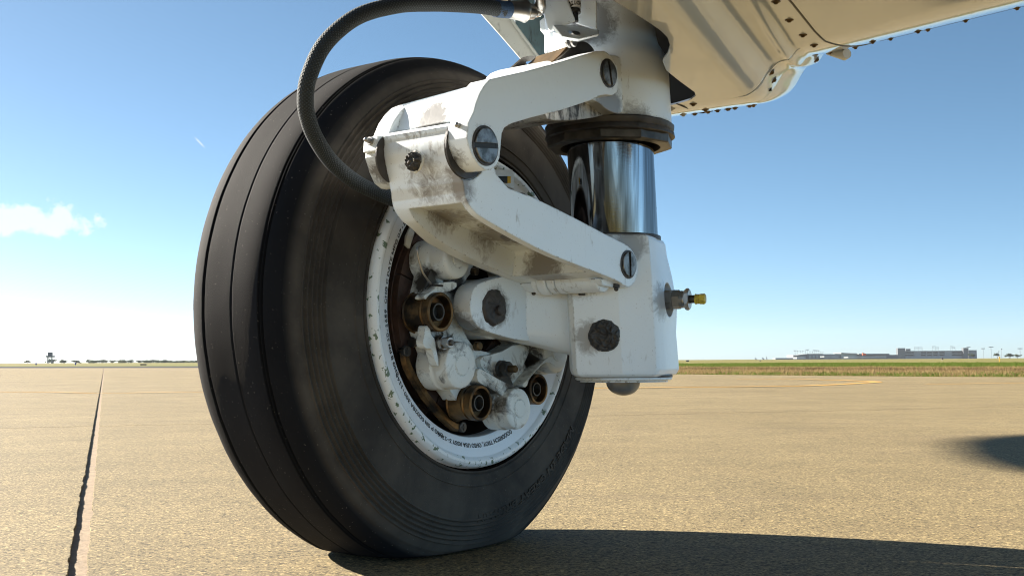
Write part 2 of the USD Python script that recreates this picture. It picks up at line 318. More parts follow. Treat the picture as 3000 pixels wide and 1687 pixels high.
# braided hose
mat('braid', {'uv': ('texture_coordinate', {}), 'mp': ('mapping', {'scale': (1, 1, 1)}), 'w1': ('wave_texture', {'wave_type': 'bands', 'bands_direction': 'diagonal', 'scale': 1.0, 'distortion': .6, 'detail': 1.0}),
              'r': ('rgb_ramp', {'ramp': [(0, (.005, .007, .009)), (.5, (.010, .0145, .018)), (1, (.026, .036, .041))]}), 'n': ('noise_texture', {'scale': 900.0, 'detail': 2.0}),
              'mx': ('math', {'math_type': 'multiply_add', 'value2': .5}), 'w2': ('wave_texture', {'wave_type': 'bands', 'bands_direction': 'diagonal', 'scale': 1.0, 'distortion': .6, 'detail': 1.0}),
              'mp2': ('mapping', {'scale': (-1, 1, 1)}), 'mm': ('math', {'math_type': 'multiply'}), 'b': ('bump', {'strength': .8, 'distance': .0012}), 'p': ('principled_bsdf', {'roughness': .8, 'sheen_weight': .08, 'sheen_tint': (.7, .8, .85)})},
    [('uv.UV', 'mp.vector'), ('uv.UV', 'mp2.vector'), ('mp.vector', 'w1.vector'), ('mp2.vector', 'w2.vector'), ('w1.fac', 'mm.value1'), ('w2.fac', 'mm.value2'), ('uv.object', 'n.vector'), ('n.fac', 'mx.value1'), ('mm.value', 'mx.value3'),
     ('mx.value', 'r.fac'), ('r.color', 'p.base_color'), ('mx.value', 'b.height'), ('b.normal', 'p.normal')])
# glossy aircraft skin
mat('skin', {'tc': ('texture_coordinate', {}), 'n': ('noise_texture', {'scale': 5.0, 'detail': 6.0, 'roughness': .6}), 'r': ('rgb_ramp', {'ramp': [(0, (.42, .455, .49)), (.55, (.47, .51, .545)), (1, (.51, .545, .58))]}),
             'n2': ('noise_texture', {'scale': 14.0, 'detail': 2.0}), 'b': ('bump', {'strength': .25, 'distance': .001}),
             'p': ('principled_bsdf', {'roughness': .25, 'specular_ior_level': .6, 'coat_weight': 1.0, 'coat_roughness': .035, 'coat_ior': 1.6})},
    [('tc.object', 'n.vector'), ('n.fac', 'r.fac'), ('r.color', 'p.base_color'), ('tc.object', 'n2.vector'), ('n2.fac', 'b.height'), ('b.normal', 'p.coat_normal')])

# ------------------------------------------------------------------ ground
def flat(poly, z=0.0):
    v, f = trimesh.creation.triangulate_polygon(poly, engine='earcut')
    return trimesh.Trimesh(np.column_stack([v, np.full(len(v), z)]), f, process=False)
def slab(poly, z0, z1):
    m = trimesh.creation.extrude_polygon(poly, z1 - z0, engine='earcut'); m.apply_translation([0, 0, z0]); return m

mat('concrete', {'g': ('geometry', {}), 'n1': ('noise_texture', {'scale': .55, 'detail': 8.0, 'roughness': .6}), 'mp': ('mapping', {'scale': (1.2, 6.0, 1.0), 'rotation': (0, 0, .25)}), 'n2': ('noise_texture', {'scale': .7, 'detail': 8.0, 'roughness': .68, 'distortion': .5}),
                 'v': ('voronoi_texture', {'scale': 290.0, 'feature': 'f1', 'randomness': 1.0}), 'vh': ('separate_color', {'color_type': 'rgb'}), 'n3': ('noise_texture', {'scale': 240.0, 'detail': 4.0, 'roughness': .7}),
                 'r': ('rgb_ramp', {'ramp': [(0, (.142, .105, .051)), (.40, (.213, .163, .079)), (.62, (.241, .187, .094)), (1, (.275, .219, .12))]}),
                 'sp': ('rgb_ramp', {'ramp': [(0, (.30, .29, .27)), (.16, (.52, .50, .46)), (.4, (.92, .92, .92)), (.80, (1.10, 1.10, 1.08)), (.93, (1.5, 1.48, 1.42)), (1, (2.1, 2.08, 2.0))]}),
                 'm1': ('mix_color', {'blend_type': 'multiply', 'fac': 1.0, 'use_clamp': False}), 'v2': ('voronoi_texture', {'scale': 190.0, 'randomness': 1.0}), 's2': ('separate_color', {'color_type': 'rgb'}), 'q2': ('rgb_ramp', {'interpolate': False, 'ramp': [(0, (.42, .40, .38)), (.06, (.75, .74, .72)), (.14, (1, 1, 1)), (.90, (1.25, 1.24, 1.2)), (.965, (1.7, 1.68, 1.62))]}), 'm0': ('mix_color', {'blend_type': 'multiply', 'fac': 1.0, 'use_clamp': False}), 'st': ('map_range', {'from_min': .54, 'from_max': .74, 'to_min': 0, 'to_max': .5, 'clamp': True}), 'm2': ('mix_color', {'b': (.12, .085, .05)}),
                 'n4': ('noise_texture', {'scale': 2.6, 'detail': 6.0, 'roughness': .62}), 'r4': ('rgb_ramp', {'ramp': [(0, (.62, .63, .64)), (.36, (.86, .86, .855)), (.55, (1.02, 1.02, 1.02)), (1, (1.16, 1.15, 1.13))]}), 'm4': ('mix_color', {'blend_type': 'multiply', 'fac': .85, 'use_clamp': False}),
                 'mpf': ('mapping', {'scale': (9.0, 34.0, 1.0), 'rotation': (0, 0, .12)}), 'nf': ('noise_texture', {'scale': 1.0, 'detail': 3.0, 'roughness': .55}), 'rf': ('map_range', {'from_min': .725, 'from_max': .765, 'to_min': 0, 'to_max': .85, 'clamp': True}), 'm5': ('mix_color', {'b': (.035, .026, .017)}), 'hp': ('math', {'math_type': 'multiply_add', 'value2': -2.5}),
                 'hb': ('math', {'math_type': 'multiply_add', 'value2': .8}), 'b': ('bump', {'strength': 1.0, 'distance': .003}),
                 'p': ('principled_bsdf', {'roughness': .78, 'specular_ior_level': .35})},
    [('g.position', 'n1.vector'), ('g.position', 'mp.vector'), ('mp.vector', 'n2.vector'), ('g.position', 'v.vector'), ('g.position', 'n3.vector'), ('n1.fac', 'r.fac'),
     ('v.color', 'vh.color'), ('vh.r', 'sp.fac'), ('g.position', 'v2.vector'), ('v2.color', 's2.color'), ('s2.r', 'q2.fac'), ('r.color', 'm0.a'), ('q2.color', 'm0.b'), ('m0.result', 'm1.a'), ('sp.color', 'm1.b'), ('n2.fac', 'st.value'), ('m1.result', 'm4.a'), ('g.position', 'n4.vector'), ('n4.fac', 'r4.fac'), ('r4.color', 'm4.b'), ('m4.result', 'm2.a'), ('st.result', 'm2.fac'), ('g.position', 'mpf.vector'), ('mpf.vector', 'nf.vector'), ('nf.fac', 'rf.value'), ('rf.result', 'm5.fac'), ('m2.result', 'm5.a'), ('m5.result', 'p.base_color'),
     ('vh.g', 'hb.value1'), ('n3.fac', 'hb.value3'), ('rf.result', 'hp.value1'), ('hb.value', 'hp.value3'), ('hp.value', 'b.height'), ('b.normal', 'p.normal')])
simple('sealant', (.17, .122, .072), (.25, .178, .108), scale=40, rough=.8, bump=.002, bscale=120)
simple('yellow_paint', (.50, .27, .04), (.36, .23, .07), scale=9, rough=.7, lo=.42, hi=.7)
simple('asphalt', (.030, .031, .032), (.045, .045, .045), scale=.4, rough=.95, spec=.08)
mat('field', {'g': ('geometry', {}), 'mp': ('mapping', {'scale': (.012, .035, 1.0), 'rotation': (0, 0, .55)}), 'n': ('noise_texture', {'scale': 1.0, 'detail': 9.0, 'roughness': .6}), 'n2': ('noise_texture', {'scale': 1.6, 'detail': 5.0}),
              'r': ('rgb_ramp', {'ramp': [(0, (.10, .115, .022)), (.42, (.125, .135, .03)), (.56, (.19, .155, .06)), (1, (.22, .155, .085))]}), 'r2': ('rgb_ramp', {'ramp': [(0, (.7, .7, .7)), (1, (1.25, 1.25, 1.25))]}),
              'm': ('mix_color', {'blend_type': 'multiply', 'fac': 1.0, 'use_clamp': False}), 'p': ('principled_bsdf', {'roughness': .95, 'specular_ior_level': .1})},
    [('g.position', 'mp.vector'), ('mp.vector', 'n.vector'), ('g.position', 'n2.vector'), ('n.fac', 'r.fac'), ('n2.fac', 'r2.fac'), ('r.color', 'm.a'), ('r2.color', 'm.b'), ('m.result', 'p.base_color')])
def leafy(name, c1, c2, tr=.35):
    mat(name, {'oi': ('geometry', {}), 'r': ('rgb_ramp', {'ramp': [c1, c2]}), 'p': ('principled_bsdf', {'roughness': .8, 'specular_ior_level': .15}), 't': ('translucent_bsdf', {}), 'm': ('mix_closure', {'fac': tr})},
        [('oi.random_per_island', 'r.fac'), ('r.color', 'p.base_color'), ('r.color', 't.color'), ('p.BSDF', 'm.closure1'), ('t.BSDF', 'm.closure2')], surface='m.closure')
leafy('dry_blade', (.26, .185, .085), (.38, .28, .13))
leafy('green_blade', (.10, .14, .022), (.23, .24, .05))
leafy('purple_blade', (.13, .085, .045), (.20, .135, .07))

field = obj('field', trimesh.creation.cylinder(radius=9000, height=2.0, sections=128, transform=trimesh.transformations.translation_matrix([0, 0, -1.05])), 'field', smooth=False, kind='structure', label='flat grass airfield reaching to the horizon')

JO = np.array([(-0.645, 1.784)][0]); J2 = np.array([(-2.018, 5.816)][0])
JD = (J2 - JO) / np.linalg.norm(J2 - JO); JN = np.array([JD[1], -JD[0]])           # along the joint; to its right
_ge = np.array([(3.562, 26.045), (5.466, 23.233), (7.034, 21.149), (8.486, 19.874)])
_ed = (_ge[-1] - _ge[0]) / np.linalg.norm(_ge[-1] - _ge[0])
AP = Polygon([tuple(_ge[-1] + _ed * 45), tuple(_ge[-1]), tuple(_ge[2]), tuple(_ge[1]), tuple(_ge[0]), (-6.0, 60.0), (-24.0, 70.2), (-38.0, 78.5), (-90.0, 80.0), (-90.0, -12.0)])
apron = xform('apron', kind='structure', label='tan concrete apron of large slabs with sealed joints')
def chipped(lo, hi, t0, t1, gapL=0.0, gapR=0.0, seed=0, fine=0.004):
    """Outline of a slab between joints, its near edges chipped."""
    r = np.random.default_rng(seed)
    def edge(p, q, amp):
        L = np.linalg.norm(np.subtract(q, p)); near = 6.5
        n = int(min(L, 6) / fine) if amp else 2
        s = np.linspace(0, 1, max(n, 2)) ** (1.6 if amp and L > 3 else 1)
        P = np.asarray(p)[None] * (1 - s[:, None]) + np.asarray(q)[None] * s[:, None]
        if amp:
            w = np.cumsum(r.normal(0, 1, len(s))); w = w - np.linspace(w[0], w[-1], len(s))
            k = meshkit.fbm(np.stack([s * L * 11, np.zeros_like(s), np.full_like(s, seed + .5)], 1), 4, seed) - .5
            d = np.subtract(q, p) / L; nn = np.array([-d[1], d[0]])
            k = k * .8 + .45 * (meshkit.fbm(np.stack([s * L * 90, np.zeros_like(s), np.full_like(s, seed + 7.5)], 1), 3, seed + 1) - .5)
            P = P + nn * (amp * k * 2 * np.minimum(1, np.minimum(s, 1 - s) * L / .05))[:, None]
        return P[:-1]
    c = lambda s, t: JO + JD * s + JN * t
    e = [(c(lo, t0), c(lo, t1), 0), (c(lo, t1), c(hi, t1), gapR), (c(hi, t1), c(hi, t0), 0), (c(hi, t0), c(lo, t0), gapL)]
    pts = np.vstack([edge(*k) if k[2] >= 0 else 0 for k in e[:3]] + [edge(e[3][1], e[3][0], e[3][2])[::-1] if False else edge(*e[3])])
    return Polygon(pts).buffer(0)
GAP = 0.030
cross = [-9.0, -3.2, float((np.array([(-2.058, 5.952)][0]) - JO) @ JD), 0, 0, 0, 0, 0]
step = 6.1
for i in range(3, 8): cross[i] = cross[2] + step * (i - 2)
cross += [cross[-1] + 18, cross[-1] + 60]
for side, cols in ((-1, [(-12.2, -GAP / 2), (-90, -12.208)]), (1, [(GAP / 2, 12.2), (12.208, 24.4), (24.408, 120)])):
    for (t0, t1) in cols:
        for i in range(len(cross) - 1):
            lo, hi = cross[i] + .007, cross[i + 1] - .007
            near = abs(t0) < .1 or abs(t1) < .1
            rough = .0065 if near and lo < 12 else 0.0
            p = chipped(lo, hi, t0, t1, rough if side > 0 and near else 0, rough if side < 0 and near else 0, seed=i * 7 + side + 3)
            p = p.intersection(AP)
            for g in getattr(p, 'geoms', [p]):
                if g.area > .05: obj('concrete_slab', slab(g, -0.09, 0.0), 'concrete', apron, smooth=False)
_s0, _s1 = JO - JD * 9, JO + JD * 75
obj('joint_sealant', slab(Polygon([_s0 - JN * .05, _s0 + JN * .05, _s1 + JN * .05, _s1 - JN * .05]), -.095, -.0078), 'sealant', apron, smooth=False)
obj('apron_base', flat(AP.buffer(-.02), -.045), 'asphalt', apron, smooth=False)
def stripe(pts, w, z=.004):
    w = np.broadcast_to(w, (len(pts),)); P = np.asarray(pts, float)
    T = np.gradient(P, axis=0); T /= np.linalg.norm(T, axis=1)[:, None]; N_ = np.stack([-T[:, 1], T[:, 0]], 1)
    l, r_ = P + N_ * w[:, None] / 2, P - N_ * w[:, None] / 2; n = len(P)
    V = np.vstack([l, r_]); V = np.column_stack([V, np.full(len(V), z)])
    i = np.arange(n - 1); F = np.vstack([np.stack([i + n, i + n + 1, i + 1], 1), np.stack([i + n, i + 1, i], 1)])
    return trimesh.Trimesh(V, F, process=False)
def dense(p, k=12):
    p = np.asarray(p, float); return tube(np.column_stack([p, np.zeros(len(p))]), .01, n=3, k=k, caps=False).vertices[:-2].reshape(-1, 3, 3).mean(1)[:, :2]
obj('taxi_line', stripe(dense([(-6.033, 13.284), (-5.587, 13.066), (-4.84, 12.7), (-4.244, 12.313), (-3.74, 12.403), (-3.22, 12.492), (-2.637, 12.636)]), .10), 'yellow_paint', apron, smooth=False, label='thin worn yellow line crossing the joint')
obj('taxi_line', stripe(dense([(0.703, 13.343), (1.534, 13.518), (2.388, 13.699), (3.282, 13.959), (3.996, 14.713), (4.475, 15.438), (4.765, 15.871), (4.9, 16.156), (4.963, 16.53), (4.916, 16.955), (4.752, 17.892), (4.367, 18.564), (3.592, 19.253)], 16), .17), 'yellow_paint', apron, smooth=False, label='yellow taxi line that turns back on itself')
obj('taxi_line', stripe(dense([(5.071, 14.715), (5.82, 14.801), (6.655, 15.06)]), .10), 'yellow_paint', apron, smooth=False, label='thin yellow line at the right')

_l0, _l1 = np.array([-90.0, 80.0]), np.array([-6.0, 60.0])
obj('asphalt_strip', flat(Polygon([(-200, 84), (-90, 80.2), (-38, 78.7), (-24, 70.4), (-6.0, 60.2), (-2, 62), (-14, 101), (-26, 104), (-58, 128), (-200, 140)]), -.035), 'asphalt', smooth=False, kind='structure', label='dark asphalt taxiway strip beyond the apron at the left')

# grass beside the apron: blades in clumps, thinned with distance
def tuft(mat_name, h, n, seed, spread=.10):
    r = np.random.default_rng(seed); V, F = [], []
    for _ in range(n):
        p = r.normal(0, spread, 2); a = r.uniform(0, 6.28); hh = h * r.uniform(.5, 1.2); w = .006 + .012 * h; lean = r.normal(0, .35 * hh, 2)
        d = np.array([math.cos(a), math.sin(a)]) * w
        k = len(V); V += [(p[0] - d[0], p[1] - d[1], 0), (p[0] + d[0], p[1] + d[1], 0), (p[0] + lean[0] * .4 + d[0] * .8, p[1] + lean[1] * .4 + d[1] * .8, hh * .55), (p[0] + lean[0], p[1] + lean[1], hh)]
        F += [(k, k + 1, k + 2), (k, k + 2, k + 3)]
    return trimesh.Trimesh(np.array(V), np.array(F), process=False)
grass = UsdGeom.PointInstancer.Define(stage, path_of('grass'))
say(grass.GetPrim(), kind='stuff', label='rough tan and green grass growing beside the concrete apron', category='grass')
protos = []
for i, (mn, h, n) in enumerate((('dry_blade', .11, 22), ('green_blade', .085, 26), ('purple_blade', .10, 22), ('dry_blade', .08, 26), ('green_blade', .06, 30))):
    protos.append(usdkit.mesh(stage, f'/World/grass/tuft_{i:03d}', tuft(mn, h, n, 40 + i), M[mn]).GetPath())
grass.CreatePrototypesRel().SetTargets(protos)
_P, _I, _S, _Q = [], [], [], []
_rg = np.random.default_rng(11)
_n2 = np.array([-_ed[1], _ed[0]]); _n2 = _n2 if _n2 @ np.array([1, 1]) > 0 else -_n2
for _ in range(60000):
    u = _rg.uniform(-32, 62); d = 70 * _rg.uniform(0, 1) ** 1.8
    p = _ge[0] - _ed * 0 + _ed * (u - 20) + _n2 * (d + .02)
    if AP.contains(shapely.Point(*p)) or abs(p[0]) > .52 * p[1] + 2 or p[0] < -.02 * p[1]: continue
    q = float(meshkit.fbm(np.array([[p[0] * .10, p[1] * .10, 0]]), 3, 5)[0]); e = d + 7 * (q - .5)
    kind = (1 if _rg.uniform() < .55 else 0) if e < 1.6 else (0 if _rg.uniform() < .7 else (3 if _rg.uniform() < .8 else 1)) if e < 9 else (2 if _rg.uniform() < .65 else 0) if e < 15 else (3 if _rg.uniform() < .55 else 4) if e < 21 else (4 if _rg.uniform() < .8 else 1)
    _P.append((p[0], p[1], -.05)); _I.append(kind); s = _rg.uniform(.7, 1.25) * (1 if d > 1 else .6 + .4 * d); _S.append((s * 1.3, s * 1.3, s)); a = _rg.uniform(0, 3.14); _Q.append(Gf.Quath(math.cos(a), 0, 0, math.sin(a)))
grass.CreatePositionsAttr(Vt.Vec3fArray([Gf.Vec3f(*map(float, p)) for p in _P])); grass.CreateProtoIndicesAttr(Vt.IntArray(_I))
grass.CreateScalesAttr(Vt.Vec3fArray([Gf.Vec3f(*map(float, s)) for s in _S])); grass.CreateOrientationsAttr(Vt.QuathArray(_Q))

# ------------------------------------------------------------------ far things on the skyline
simple('concrete_panel', (.20, .205, .205), (.235, .24, .24), scale=.15, rough=.85)
simple('dark_cladding', (.05, .058, .07), (.075, .083, .095), scale=.1, rough=.7)
simple('mid_cladding', (.10, .115, .135), (.13, .145, .16), scale=.1, rough=.7)
simple('roof_pale', (.26, .28, .29), (.33, .35, .35), scale=.1, rough=.6)
simple('opening_dark', (.008, .009, .011), (.014, .015, .018), scale=.2, rough=.6)
simple('glazing', (.10, .14, .15), (.16, .21, .22), scale=.1, rough=.15, spec=.8)
simple('pole_grey', (.16, .17, .18), (.20, .21, .22), scale=1, rough=.6)
simple('tail_dark', (.03, .04, .09), (.05, .05, .10), scale=.3, rough=.4)
simple('orange_cloth', (.80, .13, .05), (.7, .1, .04), scale=.6, rough=.8)
simple('sign_brown', (.10, .07, .06), (.15, .11, .09), scale=2, rough=.6)
simple('blue_lens', (.03, .03, .22), (.05, .05, .30), scale=6, rough=.3)
simple('bark', (.06, .045, .03), (.09, .07, .05), scale=3, rough=.9)
simple('post_yellow', (.62, .36, .03), (.5, .3, .04), scale=3, rough=.6)
leafy('foliage', (.045, .062, .030), (.10, .115, .055), .4)
leafy('foliage_olive', (.07, .08, .038), (.14, .14, .07), .4)

def block(parent, name, x0, x1, z0, z1, y, d, m, **kw):
    return obj(name, box(x0, x1, y, y + d, z0, z1), m, parent, smooth=False, **kw)
# parking garage
GY = 1800.0
g = xform('parking_garage', label='grey concrete parking garage with two rows of dark openings, right of the terminal', category='building')
(_gx0, _gt0), (_gx1, _gt1), (_gb0, _gz0), (_gb1, _gz1) = [(587.44, 11.58), (679.6, 12.39), (587.39, 1.69), (679.55, 2.19)]
_base, _top = min(_gz0, _gz1) - 3, (_gt0 + _gt1) / 2
def gar(zx, zy):                        # a point of the facade from its fraction across and up
    fx = (zx - 278) / (1432 - 278); t = _gt0 * (1 - fx) + _gt1 * fx; bb = _gz0 * (1 - fx) + _gz1 * fx
    return _gx0 + fx * (_gx1 - _gx0), fx
wall = box(_gx0, _gx1, GY, GY + 12, _base, _top)
wins = []
H_ = _top - (_gz0 + _gz1) / 2
for (u0, u1) in ((295, 495), (620, 722), (735, 838), (850, 950), (965, 1070), (1200, 1412)):
    for (v0, v1) in ((.62, .83), (.25, .46)):
        x0, x1 = gar(u0, 0)[0], gar(u1, 0)[0]; zb = (_gz0 + _gz1) / 2
        wins.append((x0, x1, zb + v0 * H_, zb + v1 * H_))
for (x0, x1, a, b) in wins: wall = wall - box(x0, x1, GY - 1, GY + 8, a, b)
obj('wall', wall, 'concrete_panel', g, smooth=False)
for (x0, x1, a, b) in wins: obj('window', box(x0, x1, GY + 6, GY + 7, a, b), 'opening_dark', g, smooth=False)
def pxblock(parent, name, pts, depth_, m, y=GY, down=3.0, **kw):
    (x0, z1), (x1, z0) = pts
    return block(parent, name, min(x0, x1), max(x0, x1), z0 - down, z1, y, depth_, m, **kw)
pxblock(g, 'stair_tower', [(578.42, 16.11), (589.5, 1.67)], 8, 'dark_cladding', 1795)
pxblock(g, 'stair_tower', [(602.28, 15.3), (609.15, 10.25)], 8, 'dark_cladding', 1830)
pxblock(g, 'stair_tower', [(676.93, 16.02), (684.67, 2.15)], 8, 'dark_cladding', 1795)
e = pxblock(g, 'end_wing', [(685.86, 12.66), (697.94, 2.41)], 10, 'mid_cladding', 1798)
(_x0, _z1), (_x1, _z0) = [(683.48, 6.3), (693.98, 3.7)]
obj('window', box(_x0, _x1, 1796, 1797.9, _z0, _z1), 'opening_dark', e, smooth=False)
for pts in ([(605.6, 18.18), (617.57, 17.17), (605.57, 12.44), (617.55, 12.54)], [(632.75, 19.08), (642.09, 17.68), (632.72, 12.31), (642.06, 12.58)], [(660.15, 19.35), (666.85, 17.56), (660.11, 12.81), (666.82, 12.94)]):
    (xa, za), (xb, zb), (_, zc), (_, zd) = pts; ms = []
    for t in np.linspace(0, 1, 3): ms.append(rod((xa + (xb - xa) * t, GY + 2, zc - 2), (xa + (xb - xa) * t, GY + 2, za + (zb - za) * t), .16, n=6))
    for t in (0.0, .27, .54): ms.append(rod((xa, GY + 2, za + (zc - za) * t), (xb, GY + 2, zb + (zd - zb) * t), .16, n=6))
    obj('roof_frame', cat(*ms), 'pole_grey', g, smooth=False)
# terminal
T = xform('terminal_building', label='long low airport terminal with glazed hall and pale canopies, left of the parking garage', category='building')
TY = 1700.0
pxblock(T, 'concourse', [(398.82, 6.41), (418.31, 0.89)], 40, 'mid_cladding', TY)
pxblock(T, 'hall', [(417.85, 7.83), (440.28, 0.78)], 50, 'dark_cladding', 1698)
pxblock(T, 'hall', [(441.35, 7.4), (467.65, 0.65)], 50, 'mid_cladding', 1702)
pxblock(T, 'glazed_hall', [(467.14, 8.45), (489.17, 0.88)], 40, 'glazing', 1700)
pxblock(T, 'wing', [(490.63, 6.83), (532.31, 0.85)], 40, 'mid_cladding', 1705)
pxblock(T, 'wing', [(371.57, 2.12), (396.87, 0.48)], 20, 'mid_cladding', 1690)
pxblock(T, 'end_block', [(532.65, 7.31), (537.73, 0.82)], 40, 'dark_cladding', 1706)
pxblock(T, 'wing', [(540.09, 6), (554.57, 1.66)], 40, 'dark_cladding', 1720)
for q in ([(397.88, 5.72), (417.36, 7.82), (417.36, 7.15), (397.88, 5.05)], [(465.62, 9.44), (488.47, 7.81), (488.47, 7.05), (465.62, 8.43)], [(490.35, 7.85), (533.73, 7.63), (533.72, 6.61), (490.35, 6.66)]):
    obj('roof', hull([(x, y, z) for x, z in q for y in (1694, 1735)]), 'roof_pale', T, smooth=False)
for q in ([(465.24, 2.92), (518.27, 3.65), (518.27, 2.65), (465.23, 1.92)], [(432.1, 4.07), (451.98, 3.81), (451.98, 2.98), (432.09, 3.25)], [(394.33, 2.95), (405.97, 3.22), (405.96, 0.9), (394.32, 0.96)]):
    obj('canopy', hull([(x, y, z) for x, z in q for y in (1658, 1680)]), 'roof_pale', T, smooth=False)
for (x0, z1), (x1, z0) in ([(420.69, 5.87), (424.05, 1.62)], [(425.77, 5.84), (429.14, 1.6)], [(430.85, 5.82), (434.22, 1.57)], [(435.51, 5.8), (438.88, 1.55)]):
    obj('window', box(x0, x1, 1697.3, 1697.9, z0, z1), 'glazing', T, smooth=False)
# light masts
NTH = 'first second third fourth fifth sixth seventh eighth ninth tenth eleventh twelfth thirteenth fourteenth fifteenth sixteenth seventeenth eighteenth nineteenth twentieth twenty-first twenty-second twenty-third'.split()
def mast(x, ztop, zbot, y, head, label, group=None, r=.22):
    o = xform('light_mast', loc=(x, y, zbot - 3), label=label, category='light mast', group=group)
    h = ztop - zbot + 3
    obj('pole', rod((0, 0, 0), (0, 0, h), r, n=8), 'pole_grey', o, smooth=False)
    obj('lamp_head', box(-head, head, -.4, .4, h - .5, h + .3), 'pole_grey', o, smooth=False)
for i, ((x, z), hd) in enumerate(zip([(415.83, 12.93), (419.69, 12.56), (423.55, 12.36), (427.42, 12.17), (430.93, 11.8), (433.76, 14.24), (437.78, 11.41), (441.29, 11.05), (443.94, 13.14), (447.28, 12.95), (450.62, 12.75), (453.77, 10.63), (456.84, 10.27)], (2, .9, .9, .9, .7, 2.6, .7, .7, 2, 2, .9, .6, .6))):
    mast(x, z, 6.0, 1760, hd, f'{NTH[i]} light mast from the left behind the terminal, with {"wide" if hd > 1.5 else "small"} lamp head', 'light masts behind the terminal')
for (x, z), hd, lb in zip([(590.17, 12.52), (600.16, 14.46), (609.58, 8.71), (613.32, 12.01), (636.48, 12.29), (571.87, 14.41)], (2.4, 3.0, .8, .8, 3.2, 2.6), ('grey mast with a wide double head just right of the garage', 'tall mast with a flat wide lamp head in open sky right of the garage', 'short thin mast behind the yellow post', 'thin plain mast right of the short one', 'mast with a broad crossbar head, rightmost on the skyline', 'mast head showing above the right stair tower of the garage')):
    mast(x, z, .5, 1500 if lb[0:4] != 'mast head' else 1500, hd, lb)
# aircraft tails in the far distance
for (x, z1), (xb, z0), lb in ((*[(263.44, 2.07), (265.37, -0.27)], 'dark tail of a distant parked airliner, leftmost of three'), (*[(271.29, 2.29), (273.48, -0.31)], 'dark tail of a distant parked airliner, second of three from the left'), (*[(275.71, 3.18), (276.85, -0.97)], 'tall slim dark tail nearest the terminal')):
    o = xform('distant_airliner', loc=(x, 1300, 0), label=lb, category='airplane'); w = xb - x
    obj('tail_fin', hull([(0, k, z1) for k in (-.3, .3)] + [(w * .35, k, z1) for k in (-.3, .3)] + [(w * .4, k, z0) for k in (-.5, .5)] + [(w * 1.25, k, z0) for k in (-.5, .5)]), 'tail_dark', o, smooth=False)
    obj('fuselage', hull([(w * .3, 0, z0 + .3)] + [(w + q, 1.4 * math.cos(t), z0 - .8 + 1.4 * math.sin(t)) for q in (3, 9) for t in np.arange(8) * .785]), 'roof_pale', o, smooth=False)
# windsock
(_x, _z), (_x2, _z2), (_x3, _z3) = [(263.25, 4.09), (265.95, 3.63), (263.46, 0.41)]
o = xform('windsock', loc=(_x, 900, 0), label='orange windsock flying in front of the terminal', category='windsock')
obj('sock', cone((0, 0, _z), (_x2 - _x, 0, _z2), .95, .5, n=16), 'orange_cloth', o)
obj('pole', rod((0, 0, -1), (0, 0, _z + 1), .12, n=8), 'pole_grey', o, smooth=False)
# trees: right clump and the far left line
def tree(x, y, w, h, z0, label, group, m='foliage', seed=0):
    r = np.random.default_rng(seed); o = xform('tree', loc=(x, y, z0), label=label, category='tree', group=group)
    obj('trunk', cone((0, 0, -1.5), (0, 0, h * .55), w * .035 + .12, .08, n=7), 'bark', o, smooth=False)
    n = 420; V, F = [], []
    cl = r.normal(0, 1, (9, 3)) * [w * .24, w * .2, h * .16] + [0, 0, h * .62]
    for k in range(n):
        c = cl[r.integers(9)] + r.normal(0, 1, 3) * [w * .12, w * .12, h * .11]
        d1, d2 = r.normal(0, 1, 3), r.normal(0, 1, 3); s = w * .05
        V += [c + d1 * s, c + d2 * s, c - (d1 + d2) * s * .6]; F.append((3 * k, 3 * k + 1, 3 * k + 2))
    obj('crown', trimesh.Trimesh(np.array(V), np.array(F), process=False), m, o, smooth=False)
for i, ((x, z), (x2, z0), lb) in enumerate(((*[(495.27, 5.29), (500.84, 2.07)], 'dark tree at the left of the clump right of the garage'), (*[(499.79, 5.53), (505.63, 1.94)], 'dark tree at the right of the clump right of the garage'), (*[(489.94, 4.9), (495.79, 1.82)], 'dark tree cut off by the right border of the photo'), (*[(544.57, 4.55), (553.26, 2.4)], 'low dark trees beside the end wing of the garage'), (*[(571.28, 4.04), (576.86, 2.28)], 'low bush left of the dark tree clump'))):
    tree((x + x2) / 2, 1200 + 40 * i, abs(x2 - x) * 1.05, z - z0 + 1, z0 - 1, lb, None, seed=i)
for i, ((x, z), (x2, z0)) in enumerate(zip([(-366.22, 1.72), (-358.13, 2.4), (-348.85, 1.88), (-343.75, 1.85), (-339.86, 1.71), (-328.78, 1.9), (-325.48, 2.12), (-321.29, 1.86), (-315.9, 1.6), (-310.51, 1.57), (-305.12, 1.9), (-300.93, 1.64), (-295.54, 1.37), (-289.55, 1.46), (-287.75, 1.69), (-282.36, 1.43), (-276.97, 1.4), (-272.18, 1.38), (-266.79, 1.23), (-262.59, 1.09), (-257.2, 0.95), (-251.81, 0.8), (-244.03, 0.76)], [(-363.23, 0.87), (-353.04, 0.82), (-344.66, 0.78), (-339.87, 0.76), (-335.37, 0.73), (-325.49, 0.63), (-321.3, 0.61), (-315.91, 0.58), (-310.52, 0.55), (-307.52, 0.54), (-300.93, 0.5), (-296.74, 0.48), (-290.75, 0.39), (-286.56, 0.37), (-282.36, 0.35), (-277.57, 0.33), (-272.18, 0.3), (-266.79, 0.28), (-260.8, 0.25), (-257.81, 0.23), (-251.82, 0.14), (-246.43, 0.12), (-240.44, 0.09)])):
    tree((x + x2) / 2, 900 + 25 * (i % 4), abs(x2 - x) * 1.5, (z - z0) * 1.35 + .8, z0 - .8, f'{NTH[i]} low rounded tree from the left in the far treeline on the left horizon', 'trees along the left horizon', 'foliage_olive' if i % 3 == 0 else 'foliage', seed=30 + i)
